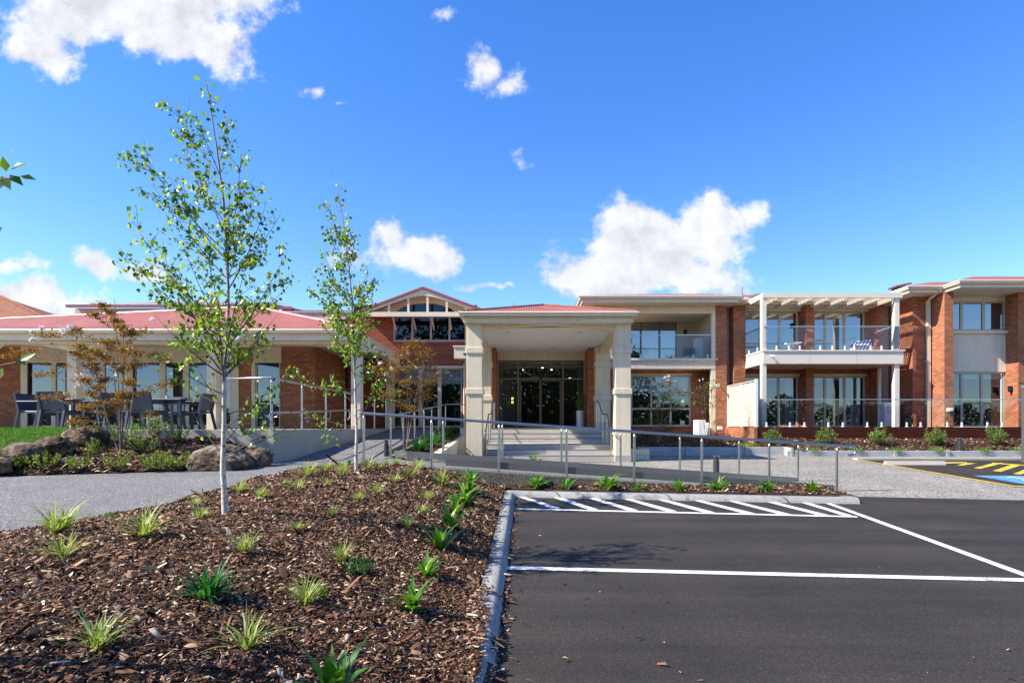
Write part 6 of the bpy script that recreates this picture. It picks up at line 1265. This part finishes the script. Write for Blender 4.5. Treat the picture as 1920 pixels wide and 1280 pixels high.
q = hit(520, 965, hm); plant('weed', 'tiny dark green seedling in the open mulch right of the birch', 'weed', 'low_weed', q, 9, None, .10)
LM = [((38, 877), 34, 'lime0', 'lime green bushlet at the far left in front of the grey boulder'), ((82, 880), 34, 'lime1', 'second lime green bushlet from the left along the path edge'), ((148, 881), 28, 'lime2', 'wide low lime green bushlet at the path edge'), ((218, 878), 34, 'lime0', 'lime green bushlet right below the bronze-leaved tree'), ((293, 880), 34, 'lime1', 'lime green bushlet midway between the bronze-leaved tree and the big boulder'), ((330, 879), 34, 'lime2', 'lime green bushlet next to the big boulder'),
      ((172, 853), 32, 'green1', 'rounded green bushlet left of the bronze-leaved tree'), ((212, 822), 26, 'green1', 'pale green bushlet behind the bronze-leaved tree at the terrace edge'), ((247, 822), 30, 'green0', 'green bushlet against the terrace wall right of the bronze-leaved tree'), ((268, 848), 32, 'lime1', 'bushy mid-green plant in the middle of the boulder bed'), ((299, 822), 42, 'green1', 'tall leggy green bushlet against the terrace wall'), ((333, 829), 34, 'green0', 'rightmost green bushlet against the terrace wall')]
for (px, py), h, k, lab in LM:
    q = hit(px, py, hl, 7.5); key = {'lime': 'lime_shoots', 'gree': 'green_shoots'}[k[:4]] + k[-1]; plant('bushlet', lab, 'bush', key, q, h, 'small bushes in the boulder bed', .36 if k[0] == 'l' else .44)
q = hit(190, 832, hl, 7.5); plant('fern_bush', 'feathery bright green low bush behind the boulders', 'bush', 'fine_tuft0', q, 26, None, .17)
for i, (px, py, h, lab) in enumerate(((1447, 831, 36, 'rounded green shrub at the left end of the deck bed beside a bollard'), (1549, 828, 36, 'second rounded shrub from the left in the deck bed'), (1649, 834, 40, 'third, upright rounded shrub in the deck bed'), (1751, 835, 40, 'fourth rounded shrub, left of the deck-bed bollard'), (1864, 832, 38, 'rightmost rounded shrub, loose and leaning left'))):
    y = 20.15; x = PX(px, y); plant('round_shrub', lab, 'shrub', 'round_shrub%d' % (i % 3), Vector((x, y, hr(x, y))), h, 'rounded shrubs before the deck', .76, .9)
for i, (px, lab) in enumerate(((1404, 'bright fine grass clump at the left end above the two-board edging'), (1523, 'bright fine grass clump spilling over the edging behind the rail curls'), (1606, 'bright fine grass clump right of the front rail curl'), (1678, 'bright fine grass clump over the edging left of the wheel stop'), (1757, 'bright fine grass clump spilling over the edging by its post'), (1842, 'bright fine grass clump right of the deck-bed bollard'), (1912, 'bright fine grass clump at the right edge by the dark post'))):
    y = 19.12 if i else 19.75; x = PX(px, y); plant('grass_clump', lab, 'grass clump', 'fine_tuft%d' % (i % 2), Vector((x, y, -.83 if i else -.7)), 15, 'fine grass clumps on the edging', .19, .8)
# potted plants
q = Vector((PX(1089, 22.6), 22.6, .6)); o = plant('pot_plant', 'dark leafy plant growing in the tall white pot', 'plant', 'round_shrub1', q, 38, None, .78); o.scale = (.55, .55, 1.0)
for px, lab in ((1288, 'potted palm in a white pot on the recessed balcony, left of the pair'), (1296, 'potted palm in a white pot on the recessed balcony, right of the pair')):
    y = 24.7; x = PX(px, y); o = thing('potted_palm', lab, 'pot plant', (x, y, 2.86), 'potted palms on the balcony'); m = MB(); m.lathe(x, y, [(.08, 2.81), (.10, 3.0), (.11, 3.06), (.09, 3.06), (.08, 3.0)], 14); m.build('pot', WHITE, o, True)
    f = bpy.data.objects.new('fronds', PROTO['dark_strap_blades0']); SC.collection.objects.link(f); f.parent = o; f.location = (0, 0, .18); f.scale = (1.3, 1.3, 1.5)

# ---------------------------------------------------------------- boulders
def boulder(x0, x1, y0, y1, Y, label, seed, dep=.8, flat_=.55):
    cx = PX((x0 + x1) / 2, Y); w = PX(x1, Y) - PX(x0, Y); zb = PZ(y1, Y); h = PZ(y0, Y) - zb
    import bmesh
    bm = bmesh.new(); bmesh.ops.create_icosphere(bm, subdivisions=5, radius=1)
    for v in bm.verts:
        d = v.co.normalized(); n1 = mnoise.noise(d * 1.1 + Vector((seed * 7.3, 0, 0))); n2 = mnoise.noise(d * 3.2 + Vector((0, seed * 3.1, 0))); n3 = mnoise.noise(d * 9 + Vector((0, 0, seed)))
        cell = mnoise.cell(d * 2.0 + Vector((seed, seed, 0)))
        r = 1 + .22 * n1 + .10 * abs(n2) + .035 * n3
        q = d * r; sgn = lambda a: abs(a) ** .8 * (1 if a > 0 else -1)
        v.co = Vector((sgn(q.x) * w / 2, sgn(q.y) * w / 2 * dep, (q.z * .62 + .38) * h if q.z > -.6 else 0))
    me = bpy.data.meshes.new('boulder'); bm.to_mesh(me); bm.free(); me.materials.append(ROCK); me.polygons.foreach_set('use_smooth', [True] * len(me.polygons))
    o = link('boulder', me, None, None, False, Vector((cx, Y + w * .25 * dep, zb - .02))); return tag(o, label, 'boulder', 'basalt boulders')
for x0, x1, y0, y1, Y, lab, sd in ((344, 458, 834, 884, 9.9, 'largest brown-grey boulder at the path edge left of the concrete wall corner', 1), (446, 502, 836, 882, 10.5, 'dark shaded boulder against the concrete wall corner', 2), (114, 189, 797, 832, 10.6, 'brown boulder at the top of the lawn edge, nearest the veranda', 3), (56, 122, 818, 850, 9.9, 'flat pale-topped boulder between two others on the lawn edge', 4), (-6, 63, 828, 864, 9.3, 'grey boulder lowest on the lawn edge at the left', 5), (-40, 9, 856, 884, 8.95, 'boulder cut off by the left edge of the picture', 6)):
    boulder(x0, x1, y0, y1, Y, lab, sd)

# ---------------------------------------------------------------- veranda furniture
def chair(label, x, y, rz):
    o = thing('outdoor_armchair', label, 'chair', (x, y, -.065), 'navy chairs on the terrace', rz)
    def b(name, f):
        m = MB(); f(m); return m.build(name, NAVY, o, local=True)
    b('seat', lambda m: m.box(-.26, .26, -.25, .24, .40, .45, bev=.015))
    b('backrest', lambda m: m.prism_yz([(.22, .46), (.25, .46), (.35, .87), (.31, .87)], -.25, .25))
    for s in (-1, 1):
        b('leg', lambda m: m.prism_xz([(s * .27 - .028, 0), (s * .27 + .028, 0), (s * .27 + .024, .66), (s * .27 - .024, .66)], -.27, -.215))
        b('leg', lambda m: m.prism_yz([(.32, 0), (.37, 0), (.27, .45), (.36, .86), (.31, .86), (.21, .45)], s * .27 - .025, s * .27 + .025))
        b('armrest', lambda m: m.box(s * .27 - .03, s * .27 + .03, -.29, .29, .66, .69, bev=.01))
    b('apron', lambda m: m.box(-.25, .25, -.26, -.23, .34, .40))
    return o
def table(label, x, y, w, d):
    o = thing('outdoor_table', label, 'table', (x, y, -.065), 'navy tables on the terrace')
    MB().box(-w / 2, w / 2, -d / 2, d / 2, .70, .735, bev=.01).build('tabletop', NAVY, o, local=True); MB().box(-w / 2 + .06, w / 2 - .06, -d / 2 + .06, d / 2 - .06, .62, .697).build('apron', NAVY, o, local=True)
    for sx in (-1, 1):
        for sy in (-1, 1): MB().box(sx * (w / 2 - .05) - .035, sx * (w / 2 - .05) + .035, sy * (d / 2 - .05) - .035, sy * (d / 2 - .05) + .035, 0, .70, bev=.006).build('leg', NAVY, o, local=True)
fy = 13.4
table('navy square outdoor table at the left of the terrace', PX(125, 13.95), 14.05, .9, .9); table('navy outdoor table at the right of the terrace with white items on it', PX(322, 13.9), 13.95, .95, .95)
chair('navy armchair seen from its side at the far left of the terrace', PX(72, fy + .5), fy + .5, math.pi * .5); chair('navy armchair with its back to the lawn beside the left column', PX(122, fy), fy - .1, math.pi); chair('navy armchair turned aside, behind the bronze-leaved tree', PX(182, fy), fy + .2, -math.pi * .62); chair('navy armchair behind the tree stems facing the building', PX(222, fy + .6), fy + .7, math.pi * .95)
chair('navy armchair with its broad back to the camera, right of the bronze-leaved tree', PX(281, fy), fy - .1, math.pi); chair('navy armchair in profile at the right end of the terrace', PX(362, fy + .4), fy + .5, -math.pi * .5); chair('navy armchair beyond the right table facing the lawn', PX(318, 15), 14.9, 0)
for px, lab in ((314, 'small white cup on the right terrace table'),):
    o = thing('cup', lab, 'cup', (PX(px, 13.9), 13.9, .67)); m = MB(); m.lathe(PX(px, 13.9), 13.9, [(.03, .672), (.042, .76), (.036, .76), (.028, .69)], 12); m.build('body', WHITE, o, True); m = MB(); m.tube([(PX(px, 13.9) + .04, 13.9, .74), (PX(px, 13.9) + .065, 13.9, .72), (PX(px, 13.9) + .038, 13.9, .69)], .006, 5); m.build('handle', WHITE, o)

# ---------------------------------------------------------------- trees across the street, mirrored in the glass
C = []; D = []
for k in range(46):
    cx = -62 + k * 2.8 + rng.uniform(-1, 1); cy = -30 + rng.uniform(-6, 4); hh = rng.uniform(3.6, 4.8) * (1.25 if rng.random() < .12 else 1); rr2 = rng.uniform(2.2, 3.2)
    for _ in range(900):
        a = rng.uniform(0, 6.28); ph = rng.uniform(-1, 1); r = rr2 * (rng.random() ** .35); C.append((cx + r * math.cos(a) * math.sqrt(1 - ph * ph), cy + r * math.sin(a) * math.sqrt(1 - ph * ph), -1.5 + hh * .5 + ph * hh * .52)); D.append((rng.gauss(0, 1), rng.gauss(0, 1), rng.gauss(0, 1)))
for k in range(26):
    cx = -13 + (k % 13) * 2.1 + rng.uniform(-.8, .8); cy = (-15 if k < 13 else -22) + rng.uniform(-2, 1); hh = rng.uniform(9, 11) + (4 if k > 12 else 0); rr2 = rng.uniform(2.2, 2.8)
    for _ in range(1300):
        a = rng.uniform(0, 6.28); ph = rng.uniform(-1, 1); r = rr2 * (rng.random() ** .35); C.append((cx + r * math.cos(a) * math.sqrt(1 - ph * ph), cy + r * math.sin(a) * math.sqrt(1 - ph * ph), -1.5 + hh * .5 + ph * hh * .52)); D.append((rng.gauss(0, 1), rng.gauss(0, 1), rng.gauss(0, 1)))
C = np.array(C); n = len(C); L = nrng.uniform(.3, .6, n); V, FA = leaf_np(C, np.array(D), nrng.normal(0, 1, (n, 3)), L, L * .7); tag(np_mesh('tree_belt', V, FA, BELT), kind='stuff')
